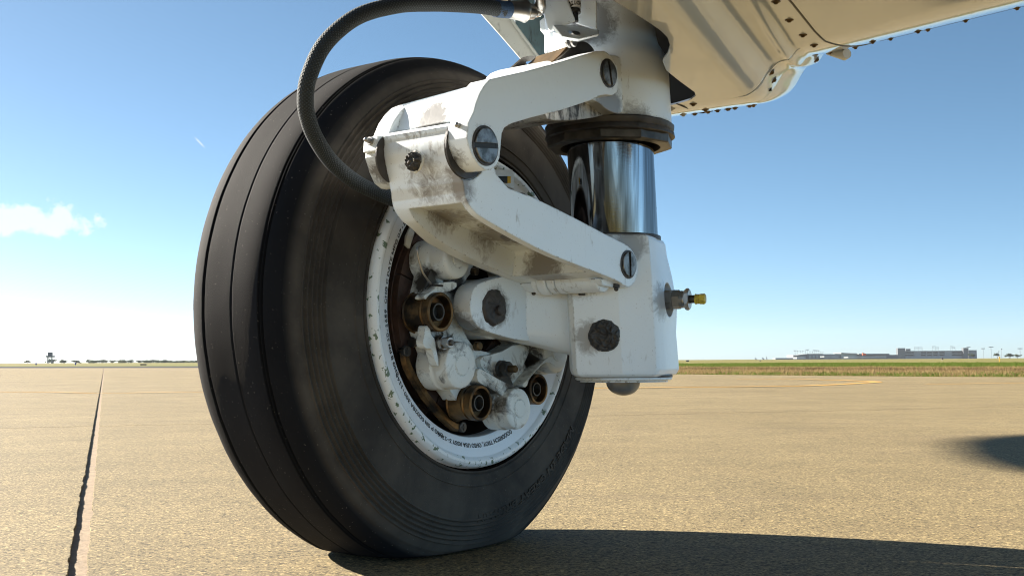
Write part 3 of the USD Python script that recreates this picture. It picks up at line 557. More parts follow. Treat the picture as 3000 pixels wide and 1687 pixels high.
# tower at the left
(_x, _zt), (_xa, _za), (_xb, _zb), (_x5, _zg) = [(-270.37, 6.55), (-272.24, 4.32), (-268.28, 4.31), (-270.4, 0.69)]
o = xform('radar_tower', loc=(_x, 700, 0), label='dark lattice tower with a platform and upright antenna on the left horizon', category='tower')
obj('antenna', box(_x * 0 - 1.1, 1.1, -.8, .8, _za + .8, _zt), 'dark_cladding', o, smooth=False)
w_ = (_xb - _xa) / 2
obj('platform', cat(box(-w_, w_, -w_, w_, _za - .7, _za + .2), box(-w_ * .55, w_ * .55, -w_ * .5, w_ * .5, _za + .2, _za + 1.6)), 'dark_cladding', o, smooth=False)
_m = []
for sx in (-1, 1):
    for sy in (-1, 1):
        _m.append(rod((sx * w_ * .62, sy * w_ * .6, _zg - 2), (sx * w_ * .55, sy * w_ * .5, _za), .22, n=6))
for zz in np.linspace(_zg, _za, 4)[:-1]:
    zn = zz + (_za - _zg) / 3
    _m += [rod((-w_ * .6, -w_ * .6, zz), (w_ * .55, -w_ * .55, zn), .12, n=6), rod((w_ * .6, -w_ * .6, zz), (-w_ * .55, -w_ * .55, zn), .12, n=6)]
obj('lattice', cat(*_m), 'pole_grey', o, smooth=False)
# small airfield furniture
for (x, z), lb in (([(-63.67, 0.17)][0], 'small blue taxiway edge light in the grass below the radar tower'), ([(-58.4, 0.15)][0], 'small blue taxiway edge light right of the radar tower')):
    o = xform('taxi_light', loc=(x, 160, -.05), label=lb, category='runway light')
    obj('lens', rod((0, 0, z - .02), (0, 0, z + .22), .10, n=12, ch=.03), 'blue_lens', o)
    obj('stem', rod((0, 0, -.1), (0, 0, z), .04, n=8), 'pole_grey', o)
for (x, z), (x2, z2), y, mm, lb in ((*[(-46.61, 0.13), (-45.86, -0.04)], 150, 'sign_brown', 'low brown taxiway sign in the grass just left of the tyre'), (*[(93.22, 0.43), (93.59, 0.1)], 260, 'sign_brown', 'small brown board in the grass below the garage'), (*[(49.58, 0.13), (49.82, -0.2)], 240, 'tail_dark', 'small dark marker in the grass below the distant tails'), (*[(34.82, 0.21), (35.41, -0.08)], 240, 'sign_brown', 'small dark box in the grass right of the strut')):
    o = xform('airfield_sign', loc=((x + x2) / 2, y, 0), label=lb, category='sign'); w = abs(x2 - x) / 2
    obj('panel', box(-w, w, -.1, .1, z2, z), mm, o, smooth=False)
    for k in (-.7, .6): obj('leg', box(w * k, w * (k + .1), -.05, .05, -.2, z2), 'pole_grey', o, smooth=False)
(_x, _z), (_x2, _z2) = [(48.84, 0.41), (48.87, 0.07)]
o = xform('marker_post', loc=(_x, 120, 0), label='thin yellow marker post standing in the grass at the right', category='post')
obj('post', rod((0, 0, -.1), (0, 0, _z), .06, n=8), 'post_yellow', o, smooth=False)
obj('cap', rod((0, 0, _z), (0, 0, _z + .06), .075, n=8), 'post_yellow', o, smooth=False)

# the air: thin haze that pales the far trees and buildings
M['haze'] = usdkit.material(stage, '/World/Looks/haze', {'v': ('principled_volume', {'color': (.86, .92, 1.0), 'density': .000045, 'anisotropy': .3})}, [], volume='v.volume')
say(usdkit.mesh(stage, path_of('haze'), box(-2600, 2600, -60, 2600, -3.2, 60), M['haze']).GetPrim(), kind='stuff', label='thin pale haze over the airfield')

# ------------------------------------------------------------------ the aircraft: main landing gear leg, wing underside
def _ss(x):
    x = np.clip(x, 0, 1)
    return x * x * (3 - 2 * x)


def wing_edge(a):
    """How far back (b) the trailing edge of the skin lies at the span position a."""
    return np.interp(a, [0.0, 0.40, 0.46, 0.50, 0.55, 2.6], [0.600, 0.600, 0.585, 0.568, 0.565, 0.073])


def wing_z(a, b):
    """Height of the underside: a flat wing with the leg fairing bulging down where the strut enters it, curving up to the trailing edge."""
    a, b = np.asarray(a, float), np.asarray(b, float)
    crest = np.interp(b, [-0.5, -0.23, -0.024, 0.25, 0.45, 0.60], [0.70, 0.618, 0.558, 0.480, 0.425, 0.405])
    s = a - crest
    z = 0.772 + 0.066 * _ss((s + 0.010) / 0.11)
    z = z + 0.010 * np.exp(-((s - 0.045) / 0.016) ** 2) - 0.009 * np.exp(-((s - 0.078) / 0.009) ** 2) * _ss((b + .2) / .4)
    t = np.maximum(0, b - (wing_edge(a) - 0.27))
    return z + 0.70 * t * t


ZC = 0.3989                       # height of the wheel's axis
AC = xform('aircraft', loc=(-0.1539, 2.0672, 0), rz=-37.4882, label='white aircraft standing on one big black tyre with white torsion links and chrome strut', category='airplane')
def W2L(X, Y): return np.array([0.79348 * X + -0.60860 * Y, --0.60860 * X + 0.79348 * Y])     # picture right / depth -> a, b (offsets)
def strut_at(z): return np.array([.29, .149 + (.691 - z) * .0788])
def at3(z): p = strut_at(z); return np.array([p[0], p[1], z])

_U, _P, _L = (.40, *[(-0.0241, 0.7513)][0]), (.40, *[(-0.3258, 0.5972)][0]), (.37, *[(0.0753, 0.4661)][0])
painted('upper_white', WHITE, GRIME, .10, stains=[(*_P, .036), (*_U, .030), (.22, _P[1] - .03, _P[2] - .03, .04), (.34, .06, .72, .075), (.30, _P[1], _P[2] + .05, .05), (.37, _P[1] - .04, _P[2] - .03, .035)], stain_col=(.05, .037, .026))
painted('lower_white', WHITE, (.13, .095, .06), .22, stains=[(.305, _P[1] - .045, _P[2] - .05, .07), (.37, _P[1] - .02, _P[2] - .05, .055), (*_L, .030), (.27, -.10, .52, .085), (.25, -.22, .56, .08), (.27, .0, .46, .06)], stain_col=(.11, .075, .045), stain_amt=.75)
painted('housing_white', WHITE, GRIME, .12, stains=[(.36, .03, .72, .055), (.29, .06, .71, .05), (.32, .05, .86, .06), (.36, .1, .70, .05)], stain_col=(.06, .045, .03), stain_amt=.7)
painted('casting_white', WHITE, GRIME, .10, stains=[(.33, .06, .49, .05), (.30, .06, .35, .042), (.36, .10, .50, .04), (.27, .08, .46, .07), (.39, .16, .41, .045)], stain_col=(.09, .065, .045), stain_amt=.6)
painted('arm_white', WHITE, GRIME, .12, stains=[(.19, -.037, .40, .046), (.19, .08, .41, .026), (.19, .10, .47, .045), (.16, -.09, .36, .05)], stain_col=(.06, .045, .03), stain_amt=.8)
painted('caliper_white', (.68, .71, .69), (.03, .024, .018), .30, bev=.0025, scale=24.0, rough=.4, streak=(9.0, 9.0, 9.0), stain_col=(.022, .017, .013), stain_amt=.96,
        stains=[(.15, *[(-0.1266, 0.3908)][0], .055), (.15, *[(-0.027, 0.245)][0], .055), (.15, *[(0.1328, 0.264)][0], .045), (.15, *[(-0.118, 0.3355)][0], .045), (.15, *[(0.0323, 0.2819)][0], .04), (.14, *[(-0.0847, 0.44)][0], .04), (.13, *[(0.0469, 0.2515)][0], .045), (.13, *[(0.1181, 0.3249)][0], .045), (.14, *[(-0.1484, 0.4382)][0], .035)])
# --- tyre
def make_tyre():
    R, w, rb = .43, .125, .43 * .62
    t = np.linspace(-np.pi / 2, np.pi / 2, 1400)
    x = w * np.sign(np.sin(t)) * abs(np.sin(t)) ** .42; r = rb + (R - rb) * abs(np.cos(t)) ** .75
    s = np.r_[0, np.cumsum(np.hypot(np.diff(x), np.diff(r)))]
    # even samples, denser over the grooves and ribs
    tt = np.unique(np.r_[np.arange(0, s[-1], .0025), s[-1]])
    feat = []
    g = lambda c, wd: feat.extend(np.arange(c - 2.6 * wd, c + 2.6 * wd, wd / 2.2))
    sa = lambda a: float(np.interp(a, x[350:1050], s[350:1050]))
    sr = lambda rr, side: float(np.interp(-rr, -r[700:], s[700:])) if side > 0 else s[-1] - float(np.interp(-rr, -r[700:], s[700:]))
    grooves = [(sa(-.050), .0026, -.0055), (sa(.0685), .0016, -.0035), (sa(.0735), .0016, -.0040), (sa(.014), .002, -.0010), (sr(.4035, 1), .004, -.0010)]
    rid = [(sr(q, 1), .0011, .0026) for q in (.384, .3765, .369, .3615, .354, .3465)] + [(sr(q, 1), .0014, -.0018) for q in (.3803, .3728, .3653, .3578, .3503)] + [(sr(.291, 1), .0009, .0018), (sr(.272, 1), .0015, -.003)]
    for c, wd, d in grooves + rid: g(c, wd)
    tt = np.unique(np.clip(np.r_[tt, feat], 0, s[-1]))
    tt = tt[np.r_[True, np.diff(tt) > .00025]]
    X, Rr = np.interp(tt, s, x), np.interp(tt, s, r)
    nx, nr = np.gradient(Rr, tt), -np.gradient(X, tt); L = np.hypot(nx, nr); nx, nr = -nx / L, -nr / L
    d = np.zeros_like(tt)
    for c, wd, dep in grooves: d += dep * np.exp(-np.abs((tt - c) / wd) ** 4)
    for c, wd, dep in rid: d += dep * np.exp(-((tt - c) / wd) ** 2)
    X, Rr = X + nx * d, Rr + nr * d
    n = 288; th = np.arange(n) / n * 2 * np.pi
    V = np.stack([np.repeat(X[:, None], n, 1), Rr[:, None] * np.cos(th), Rr[:, None] * np.sin(th)], -1)
    V = V + (meshkit.fbm(V * 18, 3, 2)[..., None] - .5) * .0012
    z = V[..., 2] + ZC
    low = np.clip((.10 - z) / .10, 0, 1)
    V[..., 0] *= 1 + .07 * low ** 2
    z = np.where(z < .012, .012 - .0115 * (1 - np.exp(-(.012 - z) / .0115)), z)
    V[..., 2] = z
    m = len(X); i = np.arange(n); j = (i + 1) % n; F = []
    for k in range(m - 1): F.append(np.stack([k * n + i, k * n + j, (k + 1) * n + j, (k + 1) * n + i], 1))
    F = np.vstack(F); F = np.vstack([F[:, [0, 1, 2]], F[:, [0, 2, 3]]])
    T_ = trimesh.Trimesh(V.reshape(-1, 3), F, process=False)
    if T_.face_normals[0] @ (T_.triangles_center[0] - [0, 0, ZC]) < 0: T_.invert()
    return T_, (x, r)
wheel = xform('wheel', AC)
tyre_mesh, (_tx, _tr) = make_tyre()
tyre = obj('tyre', tyre_mesh, 'rubber', wheel, smooth=True)
tyre_a = lambda rr: np.interp(-rr, -_tr[700:], _tx[700:])
obj('moulded_lettering', ring_text('MADE IN GREAT BRITAIN', .013, .338, math.radians(-37), 0, ZC, lambda q: tyre_a(q) + .0002, depth=.0022, bold=True, width=1.42), 'rubber', tyre, smooth=False)
# --- wheel rim
rim = obj('rim', lathe([(.115, .263), (.126, .2605), (.131, .2575), (.1335, .2535), (.1335, .249), (.131, .2455), (.1275, .2435)], (0, ZC), n=180, up='a'), 'rim_edge_white', wheel)
obj('flange', lathe([(.1275, .2437), (.126, .2415), (.122, .228), (.1175, .215), (.115, .2115), (.110, .2095), (.095, .209)], (0, ZC), n=180, up='a'), 'rim_white', wheel)
obj('rim_barrel', lathe([(.0952, .2095), (.02, .207), (-.075, .203), (-.085, .19), (-.086, .02)], (0, ZC), n=120, up='a'), 'rust_disc', wheel)
def fl(q): return .1275 - (.2437 - q) * .0364 * 10 * .95 + .0006
def fl(q): return np.interp(q, [.209, .2115, .215, .228, .2415, .2437], [.110, .115, .1175, .122, .126, .1275]) + .0004
def rim_text(s, phi, r, wid, h=.0066): obj('lettering', ring_text(s, h, r, math.radians(phi), 0, ZC, fl, depth=.0003, bold=True, width=wid), 'black_paint', rim, smooth=False)
rim_text('GOODRICH TROY, OHIO USA ASSY 3-1744', -66, .2215, 1.02)
rim_text('CHG P SN 0002SA 300-1145', -113, .2195, 1.15)
rim_text('CHG B PN 10-1659', -150.5, .2170, 1.22)
rim_text('CHG C DATE MFG 07-20', -180.5, .2165, 1.32)
# --- brake
BC = .115
bd = xform('brake', AC)
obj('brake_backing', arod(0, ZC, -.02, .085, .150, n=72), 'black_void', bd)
segs = []
for k in range(9):
    a0, a1 = math.radians(162 - 40 * k - 39.0), math.radians(162 - 40 * k)
    t = np.linspace(a0, a1, 18)
    P_ = np.vstack([np.stack([.173 * np.cos(t), .173 * np.sin(t)], 1), np.stack([.082 * np.cos(t[::-1]), .082 * np.sin(t[::-1])], 1)]) + [0, ZC]
    sg = obj('disc_segment', ext(P_, .088, .100), 'rust_disc', bd)
    for ang, rr in ((.22, .142), (.5, .150), (.78, .142), (.5, .112)):
        f_ = a0 + (a1 - a0) * ang
        obj('rivet', cat(arod(rr * math.cos(f_), ZC + rr * math.sin(f_), .0995, .1035, .0095, n=24, ch=.002), arod(rr * math.cos(f_), ZC + rr * math.sin(f_), .103, .106, .0045, n=16)), 'rust_disc', sg)
obj('disc_edge', lathe([(.060, .1725), (.0865, .1745), (.0875, .1725), (.0875, .15)], (0, ZC), n=120, up='a'), 'rust_disc', bd)
def pxp(v): return np.array(v, float)
pist = [(np.array([(-0.1188, 0.4728)][0]), .031, .075), (np.array([(-0.1104, 0.3071)][0]), .0375, .062), (np.array([(0.0375, 0.2346)][0]), .0345, .055), (np.array([(0.1677, 0.3273)][0]), .036, .05)]
cups = [(np.array([(-0.1555, 0.3892)][0]), .0305, .053), (np.array([(-0.0542, 0.2463)][0]), .0285, .05), (np.array([(0.1082, 0.2647)][0]), .0262, .034)]
C0 = np.array([0.0, ZC])
# the casting that ties them together
spider = (arod(0, ZC, .102, .140, .118, n=72) - arod(0, ZC, .09, .16, .070, n=64))
for p, r_, l_ in pist:
    d = (C0 - p); d = d / np.linalg.norm(d)
    q = C0 - d * .094
    w_ = r_ * .72; nn = np.array([-d[1], d[0]])
    spider = spider + hull([(a, *(p + nn * s * w_)) for a in (.108, .165) for s in (-1, 1)] + [(a, *(q + nn * s * w_ * .9)) for a in (.106, .142) for s in (-1, 1)])
for p, r_, l_ in cups:
    d = (C0 - p); d = d / np.linalg.norm(d); q = C0 - d * .09; w_ = r_ * .95; nn = np.array([-d[1], d[0]])
    spider = spider + hull([(a, *(p + nn * s * w_)) for a in (.118, .142) for s in (-1, 1)] + [(a, *(q + nn * s * w_)) for a in (.108, .140) for s in (-1, 1)])
for (p, r_, l_), (p2, r2, l2) in ((pist[0], cups[0]), (cups[0], pist[1]), (pist[1], cups[1]), (cups[1], pist[2]), (pist[2], cups[2])):
    spider = spider + hull(np.vstack([ring((a, *p), (1, 0, 0), r_ * .55, 16) for a in (.112, .146)] + [ring((a, *p2), (1, 0, 0), r2 * .55, 16) for a in (.116, .142)]))
spider = spider - arod(0, ZC, .09, .2, .069, n=64)
for hole in ([(-0.0206, 0.3499), (-0.013, 0.3611), (0.002, 0.3642), (0.0509, 0.3559), (0.0881, 0.3471), (0.084, 0.3364), (0.0586, 0.3281), (0.0247, 0.3245), (-0.0057, 0.3291), (-0.0194, 0.3374)], [(-0.0423, 0.4577), (-0.0274, 0.479), (0.0052, 0.4779), (0.0636, 0.4605), (0.0255, 0.4472), (-0.0152, 0.4335), (-0.0301, 0.441)], [(0.121, 0.3472), (0.1994, 0.3476), (0.192, 0.337), (0.1601, 0.3275), (0.1347, 0.3258)]):
    spider = spider - ext(hole, .05, .25, smooth=1)
for p, r_, l_ in cups: spider = spider - arod(p[0], p[1], .05, .25, r_ * .98, n=40)
spider = drape(spider.refine_to_length(.006), .0022, 45, 3)
bh = obj('brake_housing', spider, 'caliper_white', bd, smooth=40)
for i, (p, r_, l_) in enumerate(pist):
    f_ = .18 if i < 3 else .165
    prof = [(f_ - l_, 0), (f_ - l_, r_ * 1.06), (f_ - l_ * .55, r_ * 1.06), (f_ - l_ * .50, r_ * .99), (f_ - l_ * .42, r_ * .985), (f_ - l_ * .38, r_ * 1.02), (f_ - .008, r_ * 1.0), (f_ - .0035, r_ * .965), (f_ - .001, r_ * .88), (f_, r_ * .74), (f_, r_ * .46), (f_ - .0006, r_ * .44), (f_ + .0012, r_ * .40), (f_ + .0016, 0)]
    k = obj('piston_housing', drape(lathe(prof, tuple(p), n=64, up='a'), .0012, 60, i), 'caliper_white', bd)
    # the clamp ear beside each piston
    d = (p - C0) / np.linalg.norm(p - C0); nn = np.array([-d[1], d[0]])
for i, (p, r_, l_) in enumerate(cups):
    f_ = (.175, .172, .168)[i]
    prof = [(f_ - l_, 0), (f_ - l_, r_ * 1.04), (f_ - l_ + .002, r_ * 1.07), (f_ - l_ + .004, r_ * 1.0), (f_ - .022, r_ * .90), (f_ - .020, r_ * .99), (f_ - .017, r_ * 1.0), (f_ - .015, r_ * .95), (f_ - .013, r_ * 1.0), (f_ - .001, r_ * 1.0), (f_, r_ * .97), (f_, r_ * .83), (f_ - .0012, r_ * .81), (f_ - .014, r_ * .78), (f_ - .016, r_ * .40)]
    k = obj('brass_cup', lathe(prof, tuple(p), n=64, up='a'), 'brass', bd)
    obj('bush', lathe([(f_ - .017, r_ * .79), (f_ - .0165, r_ * .50), (f_ - .0165, 0)], tuple(p), n=40, up='a'), 'black_void', k)
    obj('bush', lathe([(f_ - .017, r_ * .47), (f_ - .005, r_ * .46), (f_ - .004, r_ * .44), (f_ - .004, r_ * .37), (f_ - .006, r_ * .355), (f_ - .016, r_ * .35)], tuple(p), n=40, up='a'), 'dark_metal', k)
for nm, o_, a0, a1 in (('casting_arm', [(-0.0535, 0.3027), (-0.0363, 0.2974), (0.0157, 0.2777), (0.0493, 0.2685), (0.0589, 0.2583), (0.0315, 0.2467), (-0.0185, 0.2683), (-0.0428, 0.2752), (-0.0567, 0.2834)], .132, .165), ('casting_arm', [(0.0743, 0.2788), (0.1041, 0.2986), (0.1361, 0.3188), (0.1599, 0.3248), (0.1845, 0.3188), (0.1821, 0.3031), (0.1655, 0.3006), (0.1478, 0.309), (0.1288, 0.3108), (0.1041, 0.296), (0.0855, 0.2836), (0.0756, 0.2679), (0.0631, 0.2715)], .130, .165),
        ('casting_arm', [(-0.0304, 0.3199), (0.006, 0.3248), (0.0327, 0.3297), (0.0683, 0.3433), (0.109, 0.3343), (0.0903, 0.308), (0.065, 0.2814), (0.0404, 0.2751), (0.0057, 0.2888), (-0.0254, 0.3005)], .118, .150), ('clamp_ear', [(-0.1879, 0.3416), (-0.1838, 0.3514), (-0.1815, 0.3665), (-0.1743, 0.3685), (-0.1697, 0.3607), (-0.1688, 0.3547), (-0.1587, 0.3472), (-0.156, 0.332), (-0.1509, 0.3168), (-0.15, 0.3046), (-0.1565, 0.3092), (-0.1634, 0.3229), (-0.1668, 0.3335), (-0.1804, 0.3319)], .152, .166),
        ('clamp_ear', [(-0.186, 0.4086), (-0.1834, 0.4138), (-0.1724, 0.418), (-0.1561, 0.4276), (-0.1502, 0.4343), (-0.1415, 0.4354), (-0.1077, 0.439), (-0.1067, 0.4286), (-0.1277, 0.4212), (-0.1454, 0.4191), (-0.1609, 0.416), (-0.1743, 0.4122), (-0.1762, 0.4071)], .148, .166)):
    obj(nm, drape(ext(o_, a0, a1, smooth=1).refine_to_length(.006), .0014, 60, 4), 'caliper_white', bd, smooth=40)
def nut(parent, v, r, d=(1, 0, 0), stud=True, mt='steel', L=.012):
    v = np.asarray(v, float); d = np.asarray(d, float)
    k = obj('nut', cat(hexnut(v, v + d * L, r), rod(v - d * .006, v, r * 1.15, n=28)), mt, parent)
    if stud: obj('stud', rod(v + d * L * .6, v + d * L * 1.35, r * .48, n=20, ch=r * .12), 'dark_metal', k)
    return k
_q = [(0.176, -0.1475, 0.3417)][0]; nut(bd, _q, .0095); obj('washer_stack', cat(*[rod(np.add(_q, (-.006 - .003 * k, 0, 0)), np.add(_q, (-.0084 - .003 * k, 0, 0)), .010 if k % 2 else .0115, n=28) for k in range(4)]), 'dark_metal', bd)
_q = [(0.168, 0.0093, 0.3002)][0]; nut(bd, _q, .0125, mt='dark_metal', L=.013); obj('bleed_stud', rod(np.add(_q, (.010, 0, 0)), np.add(_q, (.027, 0, 0)), .0062, n=20, ch=.0015), 'bronze', bd)
_q = [(0.145, -0.0365, 0.3373)][0]; obj('bolt_head', rod(_q, np.add(_q, (.012, 0, 0)), .0075, n=20, ch=.002), 'bronze', bd)
_q = [(0.15, -0.0499, 0.4581)][0]; obj('bolt_head', rod(_q, np.add(_q, (.012, 0, 0)), .0065, n=20, ch=.002), 'bronze', bd)
_q0, _q1 = [(0.115, -0.1568, 0.3434), (0.115, -0.1266, 0.3421)]; obj('tie_bolt', cat(rod(_q0, _q1, .0045, n=16), rod(_q0, np.add(_q0, (0, .006, 0)), .0085, n=20)), 'dark_metal', bd)
_kp = np.array([(0.112, -0.1729, 0.3294), (0.112, -0.1672, 0.3094), (0.112, -0.1512, 0.2876), (0.112, -0.1209, 0.2567), (0.112, -0.0875, 0.2296), (0.112, -0.0582, 0.2101), (0.112, -0.0382, 0.2059)])
obj('drive_key', tube(_kp, .0085, n=6, k=6), 'brass', bd, smooth=25, label='long brass brown drive key bar along the rim')
for q in (_kp[0], _kp[-1]): obj('key_screw', cat(rod(q + [.002, 0, 0], q + [.0105, 0, 0], .0085, n=24, ch=.001), box(-.0006, .0006, -.0052, .0052, -.0011, .0011).translate([q[0] + .0112, q[1], q[2]]), box(-.0006, .0006, -.0011, .0011, -.0052, .0052).translate([q[0] + .0112, q[1], q[2]])), 'dark_metal', bd)
obj('tab_bracket', plate([(0.112, -0.1568, 0.525), (0.112, -0.1481, 0.5166), (0.112, -0.1597, 0.4902), (0.112, -0.1692, 0.4954), (0.112, -0.1664, 0.5099)], .004), 'cream_paint', bd, label='rusty white tab with two holes at the top of the rim')
_w = [(0.16, -0.187, 0.4885), (0.16, -0.1927, 0.4856), (0.16, -0.1914, 0.4755), (0.16, -0.187, 0.4632), (0.16, -0.1804, 0.4496), (0.16, -0.1709, 0.44), (0.16, -0.1614, 0.4328)]
obj('lock_wire', tube(_w, .0016, n=8, k=5), 'steel', bd)
_w = [(0.182, -0.1596, 0.4288), (0.182, -0.1712, 0.4289), (0.182, -0.1826, 0.4286)]; obj('lock_wire', tube(_w, .0016, n=8, k=3), 'black_paint', bd)
for s_, q, h_, ang in (('LUBTORK-TO', [(0.1645, -0.0459, 0.2943)][0], .0060, -33), ('260-10', [(0.1495, -0.0235, 0.3045)][0], .0055, -30), ('CHG A', [(0.1495, -0.0273, 0.3166)][0], .0055, -20)):
    m_ = meshkit.text_mesh(s_, h_, .0012, bold=True); v_ = m_.vertices.copy(); c_, s2 = math.cos(math.radians(ang)), math.sin(math.radians(ang))
    # cast upside down, as on the wheel
    m_ = trimesh.Trimesh(np.stack([q[0] + v_[:, 2], q[1] + (v_[:, 0] * c_ - v_[:, 1] * s2), q[2] + (v_[:, 0] * s2 + v_[:, 1] * c_)], 1), m_.faces, process=False); m_.fix_normals()
    obj('cast_lettering', m_, 'brake_white', bh, smooth=False)

# --- axle arm
arm_o = [(-0.0907, 0.43), (-0.0742, 0.4384), (-0.0058, 0.453), (0.0419, 0.4532), (0.0999, 0.445), (0.1561, 0.4324), (0.1549, 0.3461), (0.0988, 0.3475), (0.0369, 0.3459), (-0.0221, 0.3534), (-0.0728, 0.3624), (-0.091, 0.3724), (-0.1007, 0.3848), (-0.1035, 0.3985), (-0.0998, 0.4181)]
arm = ext(arm_o, .155, .19, smooth=2)
_ca = strut_at(.42)
_r = np.array([(0.0419, 0.4495), (0.0409, 0.3464)])
def rounded_box_pts(c0, c1, r): return [np.array(c) for c in (c0, c1)]
_e0 = [ring((a, (_r[0][0]), z_), (0, 1, 0), .022, 16) for a in (.145, .166) for z_ in (_r[0][1] - .024, _r[1][1] + .024)]
_e1 = [ring((*(_ca + W2L(x_, y_)), z_), (0, 1, 0), .03, 16) for x_, y_ in ((-.052, -.02), (-.045, .04)) for z_ in (.345, .470)]
arm = arm + hull(np.vstack(_e0 + _e1))
arm = arm + arod(-.005, ZC, -.03, .156, .050, n=56)
axle_arm = obj('axle_arm', arm, 'arm_white', AC)
_cb, _cz = [(-0.0428, 0.3985)][0]
def rough_disc(c, n_, r, t, seed, lob=.10, nseg=56):
    """A smear of sealant: an irregular, lumpy disc on the face at c."""
    d, u, v = frame(n_); th = np.arange(nseg) / nseg * 2 * np.pi; V = [np.asarray(c) + d * t * 1.0]
    rr_ = r * (1 + lob * (meshkit.fbm(np.stack([np.cos(th) * 3, np.sin(th) * 3, np.full(nseg, seed)], 1), 3, seed) - .5) * 2)
    fs = ((.12, 1.0), (.25, 1.0), (.37, .98), (.5, .97), (.62, .98), (.75, 1.0), (.85, .95), (.93, .75), (1.0, 0.0), (1.0, -.5))
    for f, h_ in fs:
        k = np.asarray(c) + (np.cos(th)[:, None] * u + np.sin(th)[:, None] * v) * (rr_ * f)[:, None]
        w_ = (meshkit.fbm(k * 150, 3, seed) - .5)[:, None] * (1 if f < 1 else 0)
        V.append(k + d * (t * h_) + d * t * w_ * 1.1)
    V = np.vstack([V[0][None]] + V[1:]); i = np.arange(nseg); j = (i + 1) % nseg; F = [np.stack([np.zeros(nseg, int), 1 + i, 1 + j], 1)]
    for q in range(len(fs) - 1): F += [np.stack([1 + q * nseg + i, 1 + (q + 1) * nseg + i, 1 + (q + 1) * nseg + j], 1), np.stack([1 + q * nseg + i, 1 + (q + 1) * nseg + j, 1 + q * nseg + j], 1)]
    m = trimesh.Trimesh(V, np.vstack(F), process=False)
    if m.face_normals[0] @ d < 0: m.invert()
    return m
def swirl(c, n_, r, t, seed):
    """A smeared blob of grease with finger swirls."""
    d, u, v = frame(n_); g = np.linspace(-1, 1, 61); X, Y = np.meshgrid(g, g); rad = np.hypot(X, Y); th = np.arctan2(Y, X)
    edge = 1 + .12 * (meshkit.fbm(np.stack([np.cos(th) * 2.5, np.sin(th) * 2.5, np.full_like(th, seed)], -1), 3, seed) - .5) * 2
    k = rad / edge
    wx = X + .35 * (meshkit.fbm(np.stack([X * 2, Y * 2, X * 0 + seed], -1), 2, seed) - .5); wy = Y + .35 * (meshkit.fbm(np.stack([X * 2, Y * 2, X * 0 + seed + 9], -1), 2, seed + 1) - .5)
    swx = wx + .9 * (meshkit.fbm(np.stack([wx * 1.6, wy * 1.6, wx * 0 + seed], -1), 2, seed + 3) - .5); swy = wy + .9 * (meshkit.fbm(np.stack([wx * 1.6, wy * 1.6, wx * 0 + seed + 4], -1), 2, seed + 5) - .5)
    h_ = np.sqrt(np.clip(1 - k ** 4, 0, 1)) * (1 + .22 * np.sin(9 * swx + 5 * swy) * np.sin(7 * swy - 4 * swx) + .45 * (meshkit.fbm(np.stack([wx * 4, wy * 4, wx * 0], -1), 3, seed) - .5))
    P_ = np.asarray(c) + (X[..., None] * u + Y[..., None] * v) * r + d * (h_ * t)[..., None] - d * .001
    n = len(g); idx = np.arange(n * n).reshape(n, n); F = np.concatenate([np.stack([idx[:-1, :-1], idx[:-1, 1:], idx[1:, 1:]], -1).reshape(-1, 3), np.stack([idx[:-1, :-1], idx[1:, 1:], idx[1:, :-1]], -1).reshape(-1, 3)])
    F = F[(k.ravel()[F] < 1.03).all(1)]
    m = trimesh.Trimesh(P_.reshape(-1, 3), F, process=False); m.remove_unreferenced_vertices()
    if m.face_normals.mean(0) @ d < 0: m.invert()
    return m
cap = obj('axle_cap', rough_disc((.190, _cb, _cz), (1, 0, 0), .0295, .005, 5, lob=.10), 'rubber_seal', axle_arm, label='black sealed axle cap on the arm')
obj('cap_nub', drape(rod((.192, _cb + .006, _cz - .004), (.2025, _cb + .006, _cz - .004), .0085, n=20, ch=.002), .001, 200, 2), 'rubber_seal', cap)
_pb, _pz = [(0.0716, 0.4054)][0]
# the arm's face leans a little there; the plug sits proud of it
obj('plug_seal', rough_disc((.1905, _pb, _pz), (1, 0, 0), .0135, .003, 8, lob=.14), 'rubber_seal', axle_arm)
obj('plug', rod((.190, _pb, _pz), (.195, _pb, _pz), .0098, n=7, ch=.001), 'plug_grey', axle_arm)

# --- lower strut casting, loft of a faceted section
sec = [(-.088, .0), (-.0885, -.060), (-.0875, -.071), (-.081, -.0795), (-.045, -.0875), (-.008, -.0955), (.022, -.0925), (.048, -.0895), (.0535, -.0845), (.062, -.0700), (.068, -.0605), (.083, -.024), (.097, .012), (.094, .04), (.07, .078), (.02, .098), (-.04, .09), (-.075, .06)]
def section(sx, sy, right=1.0):
    p = np.array([(x_ * sx * (right if x_ > .05 else 1), y_ * sy) for x_, y_ in sec]); return p
lev = [(.286, .90, .93, .97), (.290, .97, .98, 1.0), (.298, 1, 1, 1.02), (.36, 1, 1, 1.0), (.40, 1, 1, 1.04), (.42, 1, 1, 1.03), (.455, 1, 1, .98), (.49, .99, .98, .92), (.510, .98, .97, .91), (.516, .95, .95, .90), (.5185, .90, .90, .88)]
V, ns = [], len(sec)
for z_, sx, sy, rg in lev:
    p = section(sx, sy, rg); ab = np.stack([W2L(*q) for q in p]) + strut_at(z_)
    V.append(np.column_stack([ab, np.full(ns, z_)]))
F = []; i = np.arange(ns); j = (i + 1) % ns
for k in range(len(lev) - 1): F += [np.stack([k * ns + i, k * ns + j, (k + 1) * ns + j], 1), np.stack([k * ns + i, (k + 1) * ns + j, (k + 1) * ns + i], 1)]
V = np.vstack(V + [[at3(lev[0][0])], [at3(lev[-1][0])]]); nb, nt = len(V) - 2, len(V) - 1
F += [np.stack([np.full(ns, nb), j, i], 1), np.stack([np.full(ns, nt), (len(lev) - 1) * ns + i, (len(lev) - 1) * ns + j], 1)]
cm = trimesh.Trimesh(V, np.vstack(F), process=False)
